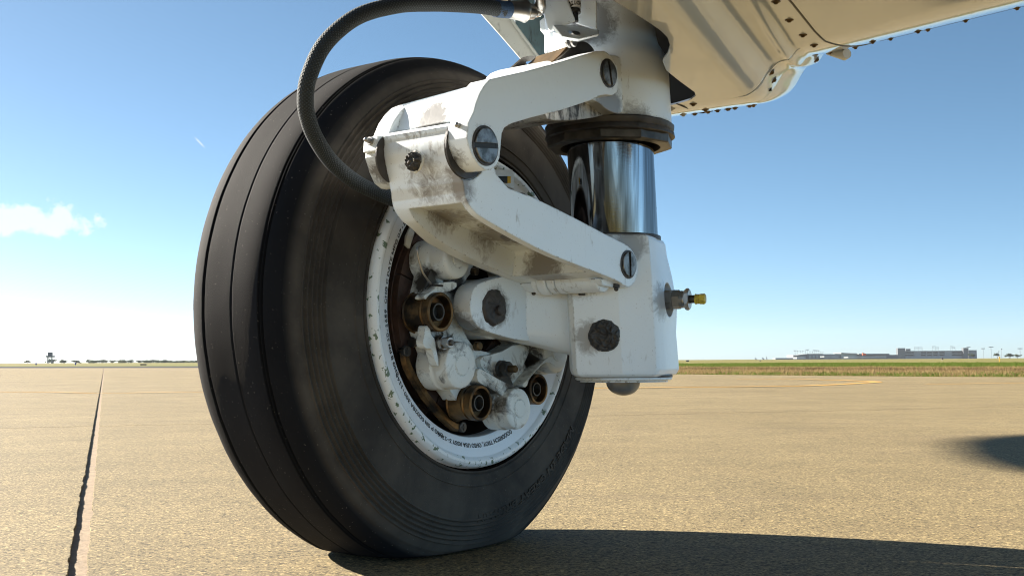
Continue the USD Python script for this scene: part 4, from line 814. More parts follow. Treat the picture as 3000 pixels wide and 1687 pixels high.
if cm.volume < 0: cm.invert()
casting = Manifold(manifold3d.Mesh(cm.vertices.astype(np.float32), cm.faces.astype(np.uint32)))
def on_cast(X, Y, z): return np.array([*(strut_at(z) + W2L(X, Y)), z])
_fd = np.array([*W2L(.93, -.37), 0.0]); _fd /= np.linalg.norm(_fd)
_fc = on_cast(.079, -.030, .414)
casting = casting - rod(_fc - _fd * .022, _fc + _fd * .05, .0285, n=48)
CAST = obj('strut_casting', casting, 'casting_white', AC, smooth=14)
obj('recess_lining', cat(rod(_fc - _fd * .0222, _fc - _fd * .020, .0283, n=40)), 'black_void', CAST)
_fd = _fd * .76
ft = xform('charging_valve', AC)
obj('valve_body', cat(hexnut(_fc - _fd * .022, _fc + _fd * .014, .0165, ch=.05), hexnut(_fc + _fd * .0145, _fc + _fd * .030, .0165, turn=.8, ch=.05), rod(_fc + _fd * .0295, _fc + _fd * .038, .0145, n=28)), 'grey_metal', ft)
obj('lock_nut', cat(rod(_fc + _fd * .0375, _fc + _fd * .041, .0145, n=28), hexnut(_fc + _fd * .041, _fc + _fd * .051, .0185, turn=.5)), 'steel', ft)
obj('stem', rod(_fc + _fd * .050, _fc + _fd * .066, .0068, n=20), 'dark_metal', ft)
obj('valve_cap', cat(rod(_fc + _fd * .0625, _fc + _fd * .067, .0088, n=24, ch=.001), hexnut(_fc + _fd * .0675, _fc + _fd * .071, .0088), hexnut(_fc + _fd * .0713, _fc + _fd * .086, .0092, ch=.22)), 'yellow_cap', ft, label='chipped yellow valve cap')
_gn = np.array([*W2L(-.16, -.98), 0.0]); _gc = on_cast(-.034, -.0905, .354)
obj('grease_blob', swirl(_gc + _gn * .0005, _gn, .0262, .0075, 3), 'grease', CAST)
# collar ring, foot plate and dome below
obj('foot_ring', lathe([(.290, .05), (.288, .079), (.2845, .0815), (.2815, .0815), (.280, .079), (.2795, .074), (.2770, .0745), (.2765, .03), (.2765, 0)], lambda h: strut_at(h) + W2L(.002, -.004), n=96), 'gear_white_worn', AC)
obj('foot_seal', lathe([(.2885, .080), (.2880, .0828), (.2850, .0828), (.2848, .080)], lambda h: strut_at(h) + W2L(.002, -.004), n=96), 'rubber_seal', AC)
obj('jacking_dome', lathe([(.278, .0285)] + [(.2765 - .0225 * math.sin(t), .0285 * math.cos(t)) for t in np.linspace(0, math.pi / 2, 14)], lambda h: strut_at(h) + W2L(.0, -.01), n=56), 'grey_metal', AC)

# --- chrome piston, gland nut, seal
obj('chrome_piston', lathe([(.50, .0731), (.72, .0731)], strut_at, n=160), 'chrome', AC, smooth=True)
obj('wiper_ring', drape(lathe([(.516, .0735), (.516, .0775), (.5215, .0775), (.5225, .0755), (.5225, .0735)], strut_at, n=96), .0012, 90, 4), 'rubber_seal', AC)
g8 = [(.6725, .084), (.6725, .100), (.6745, .1025), (.686, .1025), (.688, .100)]
V = []; n_ = 10
th = np.arange(n_) / n_ * 2 * np.pi + .12
nutm = hull(np.vstack([np.column_stack([strut_at(.68)[0] + r_ * np.cos(th), strut_at(.68)[1] + r_ * np.sin(th), np.full(n_, z_)]) for z_, r_ in ((.6715, .1045), (.6735, .107), (.688, .107))]))
nutm = nutm - rod(at3(.66), at3(.70), .0845, n=96)
obj('gland_nut', nutm, 'dark_metal', AC, smooth=20)
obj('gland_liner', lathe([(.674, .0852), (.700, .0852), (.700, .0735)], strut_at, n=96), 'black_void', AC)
obj('seal_ring', drape(lathe([(.686, .09), (.6855, .106), (.688, .1095), (.694, .1085), (.697, .1065), (.700, .1085), (.7065, .1095), (.709, .107), (.710, .09)], strut_at, n=144), .0035, 40, 6), 'rubber_seal', AC)
# --- strut housing with its lug
house = lathe([(.708, 0), (.708, .1035), (.7105, .1058), (.806, .1052), (.818, .1035), (.830, .098), (.843, .0905), (.858, .087), (.88, .085), (1.09, .084), (1.09, 0)], strut_at, n=128)
house = Manifold(manifold3d.Mesh(np.asarray(house.vertices, np.float32), np.asarray(house.faces, np.uint32)))
lug_o = [(-0.0806, 0.7651), (-0.0308, 0.7886), (0.0059, 0.793), (0.0362, 0.798), (0.062, 0.8004), (0.075, 0.7938), (0.0799, 0.7754), (0.0826, 0.7545), (0.0821, 0.7273), (0.0747, 0.7147), (0.055, 0.7055), (0.0245, 0.7078), (0.0046, 0.7156), (-0.0438, 0.7195), (-0.0813, 0.7196)]
house = house + ext(lug_o, .20, .365, smooth=2)
und = [(0.0429, 0.7333), (0.0787, 0.7151), (-0.0026, 0.6908), (-0.0854, 0.675), (-0.1146, 0.6744), (-0.1144, 0.6981), (-0.0382, 0.7274)]
HS = obj('strut_housing', house, 'housing_white', AC, smooth=30)
obj('lug_underside', ext(und, .215, .345, smooth=1), 'oily_white', HS, label='oily brown stained underside of the lug')

# --- torsion links
Ub, Uz = [(-0.0241, 0.7513)][0]; Pb, Pz = [(-0.3258, 0.5972)][0]; Lb, Lz = [(0.0753, 0.4661)][0]
near_o = [(-0.3155, 0.6879), (-0.2821, 0.6989), (-0.2357, 0.7139), (-0.151, 0.744), (-0.0588, 0.7785), (-0.0346, 0.7839), (-0.0142, 0.7801), (0.0002, 0.7681), (0.0048, 0.7438), (0.0002, 0.727), (-0.0132, 0.7189), (-0.0297, 0.7176), (-0.0479, 0.7129), (-0.0759, 0.7003), (-0.1519, 0.6734), (-0.2227, 0.6515), (-0.2679, 0.6362), (-0.2842, 0.6277), (-0.29, 0.6189), (-0.2924, 0.6017), (-0.2951, 0.5855), (-0.3015, 0.5738), (-0.314, 0.5663), (-0.3255, 0.5649), (-0.3392, 0.5699), (-0.3513, 0.5799), (-0.3596, 0.5922), (-0.3631, 0.6023), (-0.3606, 0.6227), (-0.3495, 0.639), (-0.3449, 0.6513), (-0.3363, 0.6664), (-0.327, 0.6779)]
near_arm = ext(near_o, .367, .40)
fo = np.array([(-0.2809, 0.6853), (-0.2966, 0.6784), (-0.3109, 0.6663), (-0.3238, 0.6511), (-0.3324, 0.6351), (-0.3376, 0.6243), (-0.3493, 0.616), (-0.3507, 0.5982), (-0.3463, 0.5895), (-0.3422, 0.5796), (-0.3322, 0.5652), (-0.3191, 0.559), (-0.307, 0.5586)] + [(Pb + .012, Pz - .035), (Pb + .030, Pz - .022), (Pb + .037, Pz), (Pb + .036, Pz + .03), (Pb + .045, Pz + .055)])
fo = np.array(Polygon(fo).buffer(0).exterior.coords)[:-1]
far_fork = ext(fo, .204, .233)
bl = np.array([(-0.3475, 0.6266), (-0.3499, 0.6057)]); bl = bl + [-.0065, 0]; blk = [tuple(bl[0]), tuple(bl[1]), (bl[1][0] + .035, bl[1][1] - .004), (bl[0][0] + .035, bl[0][1] + .004)]
web = plate(np.array([(0.367, -0.309, 0.6849), (0.226, -0.3058, 0.6777), (0.231, -0.3312, 0.6113), (0.367, -0.349, 0.6102)]) + [0, .010, -.002], .012) + plate(np.array([(0.226, -0.3058, 0.6777), (0.367, -0.309, 0.6849), (0.367, -0.0252, 0.7862), (0.335, -0.0347, 0.7761)]) + [0, .010, -.002], .012)
upper = near_arm + far_fork + web + ext(blk, .368, .3985) + ext(blk, .2055, .232)
upper = upper - arod(Pb, Pz, .2335, .3665, .0405, n=56)
UL = obj('upper_torsion_link', upper, 'upper_white', AC, smooth=26)
def pin(parent, b, z, a, r, ang, mt='pin_steel'):
    k = obj('pin_seal', lathe([(a - .004, r * 1.16), (a + .0012, r * 1.14), (a + .0016, r * 1.06), (a + .0016, r * .98)], (b, z), n=48, up='a'), 'rubber_seal', parent)
    body = arod(b, z, a - .01, a + .0042, r, n=48, ch=.0008)
    sl = box(.0005, .02, -r * 1.2, r * 1.2, -r * .15, r * .15).rotate([ang, 0, 0]).translate([a + .0005, b, z])
    obj('pin', body - sl, mt, parent, smooth=20)
    obj('pin_slot', box(-.0003, .0003, -r * .96, r * .96, -r * .17, r * .17).rotate([ang, 0, 0]).translate([a + .0011, b, z]), 'black_paint', parent, smooth=False)
pin(UL, Pb, Pz, .40, .0235, 6); pin(UL, Ub, Uz, .40, .0195, -76)
_f = np.array([0, -1, .10]); _f /= np.linalg.norm(_f)
for a_ in (.384, .219):
    c_ = np.array([a_, bl[:, 0].mean(), bl[:, 1].mean() + .004])
    obj('grease_nipple', cat(hexnut(c_ - _f * .002, c_ + _f * .003, .0062), rod(c_, c_ + _f * .007, .0035, n=16, ch=.0008), ball(c_ + _f * .009, .0036, 16)), 'steel', UL)
# lower link: a channel open below, hinged between the forks
_cr = [(-0.3433, 0.618), (-0.3463, 0.6058), (-0.3404, 0.5812), (-0.3296, 0.5531)]; _cr2 = [(-0.3266, 0.5337), (-0.3181, 0.5208), (-0.298, 0.508)]
_bt = [(-0.2351, 0.4903), (-0.1486, 0.4697), (-0.0742, 0.4573), (0.0389, 0.44), (0.0688, 0.4299), (0.0842, 0.4317), (0.0977, 0.4418), (0.1043, 0.4563), (0.1015, 0.4727), (0.0898, 0.4896), (0.0658, 0.4985), (0.0401, 0.5023), (-0.0885, 0.5296), (-0.2109, 0.5523)]
_tp = [(-0.1833, 0.5467), (-0.2544, 0.5554)]
low_o = _cr + _cr2 + _bt + _tp + [(Pb + .036, Pz + .012), (Pb + .024, Pz + .03), (Pb, Pz + .038), (Pb - .022, Pz + .031)]
low_o = np.array(Polygon(low_o).buffer(0).exterior.coords)[:-1]
lowm = ext(low_o, 0, 1, smooth=1).refine_to_length(.05) if False else ext(low_o, 0, 1, smooth=1)
def flare(v):
    v = np.array(v); t = np.clip((v[:, 1] - (Pb + .03)) / .16, 0, 1); t = t * t * (3 - 2 * t)
    lo, hi = np.interp(v[:, 1], [Pb - .02, Pb + .04, Pb + .10, .04], [.235, .230, .209, .184]), .3655 + (.370 - .3655) * np.clip((v[:, 1] - Pb) / .05, 0, 1)
    v[:, 0] = lo + (hi - lo) * v[:, 0]
    return v
def densify(poly, d):
    p = np.asarray(poly, float); out = []
    for k in range(len(p)):
        a_, b_ = p[k], p[(k + 1) % len(p)]; n = max(1, int(np.linalg.norm(b_ - a_) / d)); out += [a_ + (b_ - a_) * t for t in np.arange(n) / n]
    return np.array(out)
low = ext(densify(chaikin(low_o, 1), .006), 0, 1)
low = low.warp_batch(flare)
# pocket under the web
wt = np.array([(0.0658, 0.4985), (-0.2109, 0.5523)]); wd_ = (wt[1] - wt[0]) / np.linalg.norm(wt[1] - wt[0]); wn = np.array([wd_[1], -wd_[0]]); wn = wn if wn[1] < 0 else -wn
p_end = np.array([(-0.011, 0.4442)][0]); p_front = np.array([(-0.3135, 0.5189)][0])
w1 = wt[0] + wn * .024 + wd_ * .075; w2 = wt[1] + wn * .030 + wd_ * .03
pk = [tuple(w1), tuple(w2), tuple(np.array([(-0.3041, 0.5302)][0])), tuple(p_front + np.array([-.05, -.005])), (p_front[0] - .03, p_front[1] - .12), tuple(p_end + np.array([.02, -.06])), tuple(p_end + np.array([-.012, .0]))]
pk = np.array(Polygon(pk).buffer(-.008).buffer(.008).exterior.coords)[:-1]
def flare_in(v):
    v = np.array(v); lo, hi = np.interp(v[:, 1], [Pb, Pb + .10, .04], [.262, .236, .204]), .356; v[:, 0] = lo + (hi - lo) * v[:, 0]; return v
pocket = ext(densify(pk, .006), 0, 1).warp_batch(flare_in)
low = low - pocket - arod(Pb, Pz, .3625, .45, .0425, n=56)
mid = (w1 + w2) / 2
wn3, wd3 = np.array([0, *wn]), np.array([0, *wd_])
for f_, r_ in ((.30, .032), (.62, .020)):
    c_ = np.array([.275, *(w1 + (w2 - w1) * f_)]); low = low - rod(c_ - wn3 * .06, c_ + wn3 * .004, r_, n=40)
LLk = obj('lower_torsion_link', low, 'lower_white', AC, smooth=28)
obj('hole_plug', cat(*[rod(np.array([.275, *(w1 + (w2 - w1) * f_)]) - wn3 * .012, np.array([.275, *(w1 + (w2 - w1) * f_)]) - wn3 * .009, r_ * .99, n=32) for f_, r_ in ((.62, .020),)]), 'gear_white', LLk)
pin(LLk, Lb, Lz, .370, .0200, -88)
for a0, a1, r_ in ((.3632, .3672, .0405), (.2328, .2352, .035)): obj('hinge_seal', arod(Pb, Pz, a0, a1, r_, n=56), 'rubber_seal', LLk)
gb = np.array([(0.305, -0.3562, 0.5818)][0])
_gd = np.array([-.05, -1.0, .06]); _gd /= np.linalg.norm(_gd)
obj('grease_blob', swirl(gb + _gd * .001, _gd, .0135, .012, 12), 'grease', LLk)
obj('grease_ring', rough_disc(gb + _gd * .001, _gd, .0150, .002, 3, lob=.2), 'cream_paint', LLk)
# hinge barrel and lubricators under the lower link
hb = np.array([(0.3, 0.03, 0.4326)][0])
obj('hinge_barrel', cat(*[arod(hb[1] + .012, hb[2] + .012, a0, a1, r_, n=40, ch=.002) for a0, a1, r_ in ((.215, .226, .0215), (.228, .246, .0245), (.247, .262, .0225), (.264, .345, .0235))]), 'gear_white_worn', AC)
for x_, y_, a_ in ((660, 262, .205), (1525, 212, .36)):
    q = np.array(hb) if False else None
for q in [(0.2, 0.0523, 0.4307), (0.358, 0.0593, 0.4315)]:
    q = np.array(q); obj('grease_nipple', cat(rod(q + [0, 0, .006], q - [0, .001, .003], .0055, n=16), ball(q - [0, .001, .005], .0038, 14)), 'dark_metal', LLk)
q = np.array([(0.29, 0.0611, 0.4353)][0])
obj('bleed_screw', cat(rod(q + [0, 0, .008], q - [0, 0, .004], .011, n=6), rod(q - [0, 0, .004], q - [0, 0, .0075], .0085, n=20), rod(q - [0, 0, .0075], q - [0, 0, .0165], .0058, n=20, ch=.001), rod(q - [0, 0, .010], q - [0, 0, .012], .0068, n=20)), 'dark_metal', AC)
_b1 = [(0.2, 0.026, 0.4406), (0.2, 0.0741, 0.4437), (0.2, 0.0876, 0.4303), (0.2, 0.047, 0.4265)]; obj('hinge_lug', plate(_b1, .03), 'gear_white_worn', AC)
_b1 = [(0.345, 0.0147, 0.4413), (0.345, 0.0727, 0.4389), (0.345, 0.1012, 0.4309), (0.345, 0.0557, 0.4293), (0.345, 0.0254, 0.4313)]; obj('hinge_lug', plate(_b1, .02), 'gear_white_worn', AC)

obj('wear_indicator', plate([(0.15, 0.0034, 0.6311), (0.15, 0.0514, 0.637), (0.15, 0.0563, 0.6326), (0.15, 0.056, 0.6038), (0.15, 0.0073, 0.6131)], .012), 'label_white', bd, label='white fitting with a black and yellow label')
obj('label_band', plate([(0.1635, 0, 0.6188), (0.1635, 0.0278, 0.6221), (0.1635, 0.0277, 0.6105), (0.1635, 0.0039, 0.609)], .0015), 'black_paint', bd)
obj('label_band', plate([(0.1635, 0.0282, 0.6222), (0.1635, 0.037, 0.6232), (0.1635, 0.0369, 0.6116), (0.1635, 0.0281, 0.6106)], .0015), 'label_yellow', bd)
# --- brake hose
def uvtube(path, r, n=40, k=14, turns=14, pitch=.0046):
    m = tube(path, r, n=n, k=k, caps=False); P_ = m.vertices[:-2].reshape(-1, n, 3)
    P_ = np.concatenate([P_, P_[:, :1]], 1); c_ = P_[:, :-1].mean(1); s = np.r_[0, np.cumsum(np.linalg.norm(np.diff(c_, axis=0), axis=1))]
    uv = np.stack(np.broadcast_arrays(np.arange(n + 1)[None] / n * turns * .6283, (s / pitch * .6283)[:, None]), -1).reshape(-1, 2)
    idx = np.arange(len(P_) * (n + 1)).reshape(len(P_), n + 1)
    F = np.concatenate([np.stack([idx[:-1, :-1], idx[:-1, 1:], idx[1:, 1:]], -1).reshape(-1, 3), np.stack([idx[:-1, :-1], idx[1:, 1:], idx[1:, :-1]], -1).reshape(-1, 3)])
    m2 = trimesh.Trimesh(P_.reshape(-1, 3), F, process=False)
    if m2.face_normals[0] @ (m2.triangles_center[0] - c_[0]) < 0: m2.invert()
    return m2, uv
hp = [(0.315, -0.1766, 0.8298), (0.31, -0.2172, 0.8265), (0.3, -0.2635, 0.8204), (0.29, -0.3119, 0.8119), (0.28, -0.3661, 0.7988), (0.26, -0.4223, 0.7741), (0.24, -0.4611, 0.7337), (0.222, -0.4737, 0.6904), (0.207, -0.4667, 0.6618), (0.192, -0.4477, 0.6401), (0.178, -0.4199, 0.6187), (0.162, -0.3743, 0.5943), (0.153, -0.318, 0.5735), (0.15, -0.2609, 0.5613), (0.149, -0.2075, 0.5537), (0.147, -0.1409, 0.5493)]
hm, huv = uvtube(hp, .0112)
hose = say(usdkit.mesh(stage, path_of('brake_hose', AC), hm, M['braid'], smooth=True, uv=huv).GetPrim())
_f0 = [(0.312, -0.1903, 0.8293), (0.314, -0.1753, 0.8313), (0.316, -0.1645, 0.8328)]; obj('hose_sleeve', tube(_f0, .0128, n=28, k=3), 'blue_sleeve', hose)
_f1 = [(0.316, -0.1638, 0.8329), (0.317, -0.1599, 0.8334), (0.32, -0.1412, 0.8361), (0.321, -0.1349, 0.8368), (0.322, -0.1316, 0.837), (0.323, -0.1291, 0.8372), (0.326, -0.1184, 0.8387), (0.326, -0.1169, 0.839)]
obj('hose_fitting', tube(_f1, [.0125, .0135, .0150, .0160, .0172, .0130, .0120, .0105], n=28), 'steel', hose)
obj('elbow_pipe', tube([(0.326, -0.1177, 0.8388), (0.328, -0.1118, 0.8397), (0.33, -0.1067, 0.8422), (0.335, -0.1095, 0.8463), (0.34, -0.1171, 0.8511), (0.345, -0.1244, 0.8801), (0.345, -0.1239, 1.0021)], .0085, n=20, k=5), 'steel', hose)
obj('hose_clamp', cat(plate([(0.309, -0.2222, 0.8337), (0.312, -0.1931, 0.841), (0.312, -0.1903, 0.8307), (0.311, -0.1991, 0.8261), (0.311, -0.1991, 0.8325), (0.31, -0.21, 0.8314), (0.31, -0.2108, 0.8244), (0.309, -0.218, 0.8265)], .003), plate([(0.309, -0.2223, 0.8183), (0.31, -0.2065, 0.8254), (0.312, -0.1939, 0.8239), (0.31, -0.208, 0.8169)], .003)), 'grey_metal', hose)

# --- switch bracket and target arms above the upper link
br = [(0.2539, -0.07, 1.0308), (0.2965, -0.07, 1.0206), (0.3596, -0.055, 0.8321), (0.3596, -0.055, 0.8304), (0.3395, -0.09, 0.815), (0.3347, -0.09, 0.8177)]
SB = obj('switch_bracket', plate(br, .005), 'gear_white', AC, smooth=20)
obj('bracket_back', plate([(0.3116, -0.015, 1.0337), (0.3668, -0.005, 1.0235), (0.3692, -0.005, 0.8256), (0.3425, -0.03, 0.8407)], .005), 'gear_white', SB, smooth=20)
obj('bracket_foot', plate([(0.3395, -0.09, 0.815), (0.3596, -0.055, 0.8302), (0.3692, -0.005, 0.8256), (0.3718, -0.01, 0.8163), (0.3684, -0.06, 0.7997), (0.3621, -0.09, 0.8017)], .005), 'gear_white_worn', SB, smooth=20)
sx = np.array([(0.3486, -0.045, 0.8782), (0.3507, -0.045, 0.8556), (0.3518, -0.045, 0.854), (0.3528, -0.045, 0.8351), (0.356, -0.06, 0.8135), (0.356, -0.06, 0.8092), (0.3565, -0.06, 0.8025), (0.3565, -0.06, 0.7968)])
SW = obj('proximity_switch', rod(sx[0], sx[1], .0125, n=32), 'label_white', AC, label='white labelled proximity switch')
obj('switch_band', cat(rod(sx[1], sx[2], .0128, n=32), rod(sx[2], sx[2] + (sx[3] - sx[2]) * .3, .0105, n=28)), 'dark_metal', SW)
obj('cable_boot', rod(sx[2] + (sx[3] - sx[2]) * .3, sx[3], .0062, n=20), 'black_paint', SW)
_ax = (sx[0] - sx[1]) / np.linalg.norm(sx[0] - sx[1]); _fr = np.array([.79, -.61, 0]) * -1; _fr = np.array([.35, -.93, 0]); _fr = _fr - _ax * (_fr @ _ax); _fr /= np.linalg.norm(_fr); _sd2 = np.cross(_ax, _fr)
for k, (s_, hh) in enumerate((('SWITCH', .0055), ('C IL USA', .0042), ('8803-RB', .0042))):
    m_ = meshkit.text_mesh(s_, hh, .0003, bold=True); v_ = m_.vertices.copy(); v_[:, 0] -= v_[:, 0].mean()
    # printed upside down round the body
    ang_ = v_[:, 0] / .0125; up_ = .008 + k * .0075 - v_[:, 1]
    P_ = sx[1] + _ax * up_[:, None] + (np.cos(ang_)[:, None] * _fr + np.sin(ang_)[:, None] * _sd2) * (.0126 + v_[:, 2])[:, None]
    m_ = trimesh.Trimesh(P_, m_.faces, process=False); obj('label_print', m_, 'black_paint', SW, smooth=False)
nt_ = obj('jam_nut', cat(hexnut(sx[4], sx[4] + [0, 0, -.006], .0155), rod(sx[4] + [0, 0, -.006], sx[4] + [0, 0, -.009], .0105, n=28)), 'steel', AC)
obj('plunger', rod(sx[5], sx[6], .0050, n=20), 'steel', nt_)
obj('roller', cat(*[rod(sx[7] + [k - .002, 0, .003], sx[7] + [k + .002, 0, .003], .0085, n=24, ch=.001) for k in (-.0045, .0045)]), 'steel', nt_)
ta = [(-0.086, 0.7604), (-0.0648, 0.774), (-0.0416, 0.7917), (-0.0264, 0.8035), (-0.0144, 0.8114), (-0.0006, 0.8172), (0.0132, 0.8187), (0.0272, 0.8156), (0.0377, 0.8093), (0.0305, 0.8014), (0.0076, 0.7904), (-0.0183, 0.7779), (-0.0519, 0.7636)]
TA = obj('target_arm', ext(ta, .329, .335, smooth=1), 'dark_metal', AC)
tb = [(-0.0552, 0.7661), (-0.0292, 0.7845), (0.0006, 0.8066), (0.0141, 0.8152), (0.0295, 0.8195), (0.0458, 0.8197), (0.0294, 0.8102), (0.0107, 0.8055), (0.0199, 0.8001), (0.0216, 0.7953), (0.0139, 0.7887), (-0.0195, 0.7763)]
obj('target_arm', ext(tb, .209, .215, smooth=1), 'dark_metal', AC)
obj('cross_plate', plate([(0.213, 0.0134, 0.8074), (0.225, 0.0313, 0.8157), (0.33, -0.0293, 0.8003), (0.33, -0.0478, 0.7864), (0.32, -0.0682, 0.7676), (0.23, 0.0123, 0.7902), (0.215, 0.0207, 0.7951)], .005), 'bronze', TA)

# --- wheel-well panel, door strut, boss
obj('well_panel', plate([(-0.0033, 0.24, 1.1003), (0.036, 0.34, 1.1191), (0.0342, 0.34, 0.9074), (0.0218, 0.306, 0.9011), (0.0038, 0.262, 0.9581)], .006), 'pale_teal_paint', AC, smooth=20)
obj('door_brace', plate([(-0.1187, 0.15, 1.092), (-0.0637, 0.185, 1.0897), (-0.0106, 0.235, 1.0003), (-0.002, 0.242, 0.9747), (0.0114, 0.252, 0.954), (0.0458, 0.278, 0.894), (0.0205, 0.259, 0.8891), (-0.0138, 0.234, 0.9393)], .014), 'cream_paint', AC, smooth=20)
obj('brace_edge', plate([(0.0026, 0.236, 0.9741), (0.0082, 0.238, 0.9736), (0.0561, 0.272, 0.8911), (0.0507, 0.269, 0.8902)], .012), 'cream_paint', AC, smooth=20)
_bo = np.array([(0.1886, 0.14, 0.9218), (0.188, 0.14, 0.8487)]); obj('lug_boss', cat(rod(_bo[0], _bo[1], .0215, n=40, ch=.003), plate([(0.1486, 0.15, 0.9156), (0.1609, 0.15, 0.9213), (0.1736, 0.15, 0.919), (0.1732, 0.15, 0.8772), (0.1574, 0.15, 0.889), (0.1494, 0.15, 0.8983)], .012)), 'gear_white_worn', AC)
obj('well_liner', plate([(-0.0734, 0.33, 1.0588), (0.0635, 0.33, 1.0321), (0.0625, 0.33, 0.9282), (-0.0442, 0.33, 0.9906)], .004), 'bay_dark', AC, smooth=False)

# --- the structure the leg hangs from
obj('wing_box', box(-.22, .80, -.26, .56, 1.075, 1.15), 'skin', AC, smooth=20)
# --- wing skin
OPEN = np.array([(b_, a_) for a_, b_, z_ in [(0.569, -0.2681, 0.775), (0.5619, -0.21, 0.775), (0.5525, -0.1495, 0.775), (0.5465, -0.1158, 0.775), (0.5359, -0.0783, 0.775), (0.5172, -0.0392, 0.775), (0.4894, 0.0019, 0.775), (0.462, 0.0333, 0.775), (0.436, 0.09, 0.775), (0.4183, 0.1586, 0.775), (0.396, 0.2548, 0.775), (0.3826, 0.2829, 0.775), (0.3599, 0.3047, 0.775), (0.328, 0.3176, 0.775), (0.3072, 0.3224, 0.775)]] + [(.334, .22), (.338, .14), (.34, .06)])
OPEN = np.vstack([[-1.6, .85], [-.7, .66], OPEN])
def a_open(t): return np.interp(t, OPEN[:, 0], OPEN[:, 1])
SEAM = np.array([(0.6548, 0.0793, 0.842), (0.6181, 0.2469, 0.842), (0.6058, 0.3187, 0.842), (0.6063, 0.3558, 0.842), (0.6069, 0.4004, 0.842)])
SEAM = np.vstack([[SEAM[0][0] + .3, -1.6, 0], SEAM, [SEAM[-1][0] + .01, .62, 0]])
def a_seam(b): return np.interp(b, SEAM[:, 1], SEAM[:, 0])
def chord(t, a_): return t if t < .34 else .34 + (t - .34) / .16 * (float(wing_edge(a_)) - .34)
def skin_patch(left, right, nu, tb, frac=None):
    """A structured patch of underside between two spanwise limits; tb runs 0..1 along the chord up to the trailing edge."""
    U = np.linspace(0, 1, nu) if frac is None else frac
    V = []
    for t in tb:
        row = []
        for u in U:
            a0, a1 = left(t), right(t)
            a_ = a0 + (a1 - a0) * u
            b_ = chord(t, a_)
            row.append((a_, b_, float(wing_z(a_, b_))))
        V.append(row)
    V = np.array(V); n, m = V.shape[:2]; idx = np.arange(n * m).reshape(n, m)
    F = np.concatenate([np.stack([idx[:-1, :-1], idx[1:, :-1], idx[1:, 1:]], -1).reshape(-1, 3), np.stack([idx[:-1, :-1], idx[1:, 1:], idx[:-1, 1:]], -1).reshape(-1, 3)])
    me = trimesh.Trimesh(V.reshape(-1, 3), F, process=False)
    if me.face_normals[:, 2].mean() > 0: me.invert()
    # give the sheet thickness
    up = me.copy(); up.vertices = up.vertices - me.vertex_normals * .003; up.invert()
    bd_ = np.concatenate([idx[0, :], idx[1:, -1], idx[-1, -2::-1], idx[-2:0:-1, 0]]); k = len(bd_); o_ = n * m
    j = np.roll(bd_, -1); W = np.concatenate([np.stack([bd_, j, j + o_], 1), np.stack([bd_, j + o_, bd_ + o_], 1)])
    s_ = trimesh.Trimesh(np.vstack([me.vertices, up.vertices]), np.vstack([me.faces, up.faces + o_, W]), process=False)
    return s_, V
tb = np.unique(np.r_[np.linspace(-1.6, -.3, 10), np.linspace(-.3, .25, 56), np.linspace(.25, .34, 26), np.linspace(.34, .50, 34)])
fr = np.linspace(0, 1, 90)
inner, IV = skin_patch(a_open, lambda t: a_seam(t) - .0015, 90, tb, fr)
wing = xform('wing', AC)
fair = obj('leg_fairing', inner, 'skin', wing, smooth=50)
outer, OV = skin_patch(lambda t: a_seam(t) + .0015, lambda t: 2.6, 70, tb, np.linspace(0, 1, 70) ** 1.8)
outp = obj('outer_skin', outer, 'skin', wing, smooth=50)
def top_of(V, name):
    e = V[-1]; e = e[e[:, 0] > .34]; n = len(e); P_ = np.vstack([e + [0, 0, .0015], e + [0, -.02, .012], e + [0, -.5, .11], e + [0, -2.0, .16]]); idx = np.arange(4 * n).reshape(4, n)
    F = np.concatenate([np.stack([idx[:-1, :-1], idx[1:, :-1], idx[1:, 1:]], -1).reshape(-1, 3), np.stack([idx[:-1, :-1], idx[1:, 1:], idx[:-1, 1:]], -1).reshape(-1, 3)])
    return trimesh.Trimesh(P_, F, process=False)
obj('upper_skin', cat(top_of(IV[:, ::4], ''), top_of(OV, '')), 'skin', wing, smooth=50)
obj('wheel_well', cat(box(.05, .46, .42, .424, .795, .862), box(.62, .624, -1.5, .30, .86, .905), hull([(x_, y_, z_ + dz) for x_ in (.18, .62) for y_, z_ in ((.18, .905), (.42, .858)) for dz in (0, .004)]), hull([(x_, y_, z_) for x_, y_ in ((.58, -1.5), (.624, -1.5), (.24, -.02), (.624, 0), (.20, .181), (.624, .181)) for z_ in (.905, .909)]), box(.12, .124, .28, .42, .785, .90)), 'bay_dark', wing, smooth=False)
obj('seam_filler', tube(np.array([(a_seam(t), chord(t, a_seam(t)), float(wing_z(a_seam(t), chord(t, a_seam(t)))) + .0008) for t in tb[8:]]), .0022, n=8), 'rubber_seal', wing, smooth=False)
ed = OV[-1]; obj('edge_seal', tube(ed + [0, .0005, -.001], .0016, n=6), 'black_paint', wing, smooth=False)
_sl = np.array([(0.3257, 0.3168, 0.772), (0.3203, 0.363, 0.7728), (0.2745, 0.4969, 0.7915), (0.305, 0.4923, 0.7904)]); obj('panel_line', tube(_sl + [0, 0, -.0002], .0011, n=6, k=4), 'black_paint', fair, smooth=False)
def skin_normal(a, b):
    h_ = .002; za, zb = (wing_z(a + h_, b) - wing_z(a - h_, b)) / (2 * h_), (wing_z(a, min(b + h_, float(wing_edge(a)) - 1e-4)) - wing_z(a, b - h_)) / (2 * h_)
    n = np.array([float(za), float(zb), -1.0]); return n / np.linalg.norm(n)
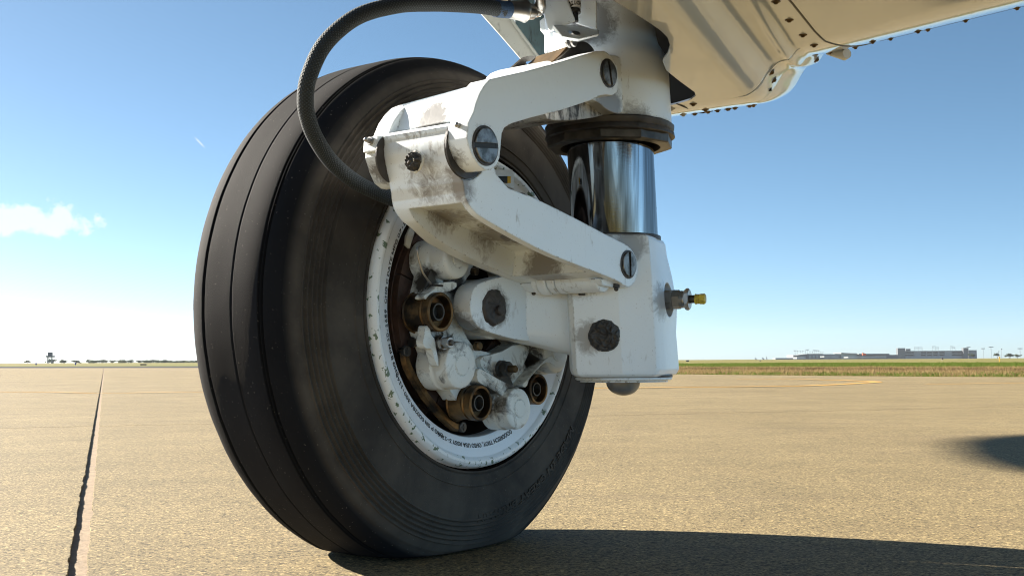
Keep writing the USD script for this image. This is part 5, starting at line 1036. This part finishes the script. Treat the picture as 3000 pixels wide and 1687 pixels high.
def rivets(L, parent, mt, r=.0068):
    for a_, b_, z_ in L:
        b_ = min(b_, float(wing_edge(a_)) - .001); z_ = float(wing_z(a_, b_)); nrm = skin_normal(a_, b_); c_ = np.array([a_, b_, z_])
        obj('screw', cat(rod(c_ - nrm * .001, c_ + nrm * .0012, r, n=20, ch=.0006), cone(c_ + nrm * .001, c_ + nrm * .0042, r * .72, r * .3, n=16)), mt, parent)
rivets([(0.6384, 0.0613, 0.838), (0.6131, 0.1629, 0.838), (0.5942, 0.2568, 0.838), (0.5808, 0.332, 0.8394), (0.5445, 0.4927, 0.8653), (0.4977, 0.5378, 0.8689), (0.4902, 0.3601, 0.8125), (0.4724, 0.4071, 0.8103), (0.3809, 0.4952, 0.7911), (0.3887, 0.4952, 0.7911), (0.3478, 0.3371, 0.772), (0.3302, 0.4155, 0.7771), (0.3141, 0.4943, 0.7909), (0.338, 0.4929, 0.7906), (0.3371, 0.4915, 0.7903), (0.3524, 0.4915, 0.7903), (0.2655, 0.4924, 0.7905), (0.2953, 0.4912, 0.7902)], fair, 'bronze')
rivets([(0.2965, 0.3484, 0.7722), (0.2648, 0.449, 0.7819), (0.2647, 0.494, 0.7908)], fair, 'plug_grey')
rivets([(0.6444, 0.4307, 0.8555), (0.7229, 0.4288, 0.8595), (0.7944, 0.4503, 0.87), (0.8808, 0.4292, 0.8699), (0.5875, 0.4993, 0.8698), (0.657, 0.4828, 0.8699), (0.7275, 0.4651, 0.8697)], outp, 'bronze', r=.0058)
dm = np.array([(0.5472, 0.4933, 0.8655), (0.5667, 0.5011, 0.8689)][0]); obj('drain_mast', hull(np.vstack([ring(dm + [-.012, .006, .002], (1, -.6, 0), .004, 16), ring(dm + [.022, -.004, -.009], (1, -.6, 0), .0105, 16), ring(dm + [.030, -.008, -.009], (1, -.6, 0), .009, 16)])), 'label_white', wing)

# the tailplane, high above the top of the picture; the shadow of its tip lies on the apron at the right
def w2a(x, y, z): return np.array([*W2L(x - -0.1539, y - 2.0672), z])
_tz = 5.0; _ts = _tz / math.tan(SUN_EL)
_tp = chaikin(np.array([(2.35, 5.05), (1.80, 4.75), (1.56, 4.2), (1.40, 3.55), (1.46, 3.12), (1.9, 2.88), (6.4, 2.1), (7.0, 4.2)]), 2) + _sd * _ts
obj('tailplane', hull([tuple(w2a(x_, y_, z_)) for x_, y_ in _tp for z_ in (_tz - .02, _tz + .02)] + [tuple(w2a(x_, y_, z_)) for x_, y_ in (_tp - _tp.mean(0)) * .7 + _tp.mean(0) for z_ in (_tz - .07, _tz + .07)]), 'skin', AC, smooth=40)
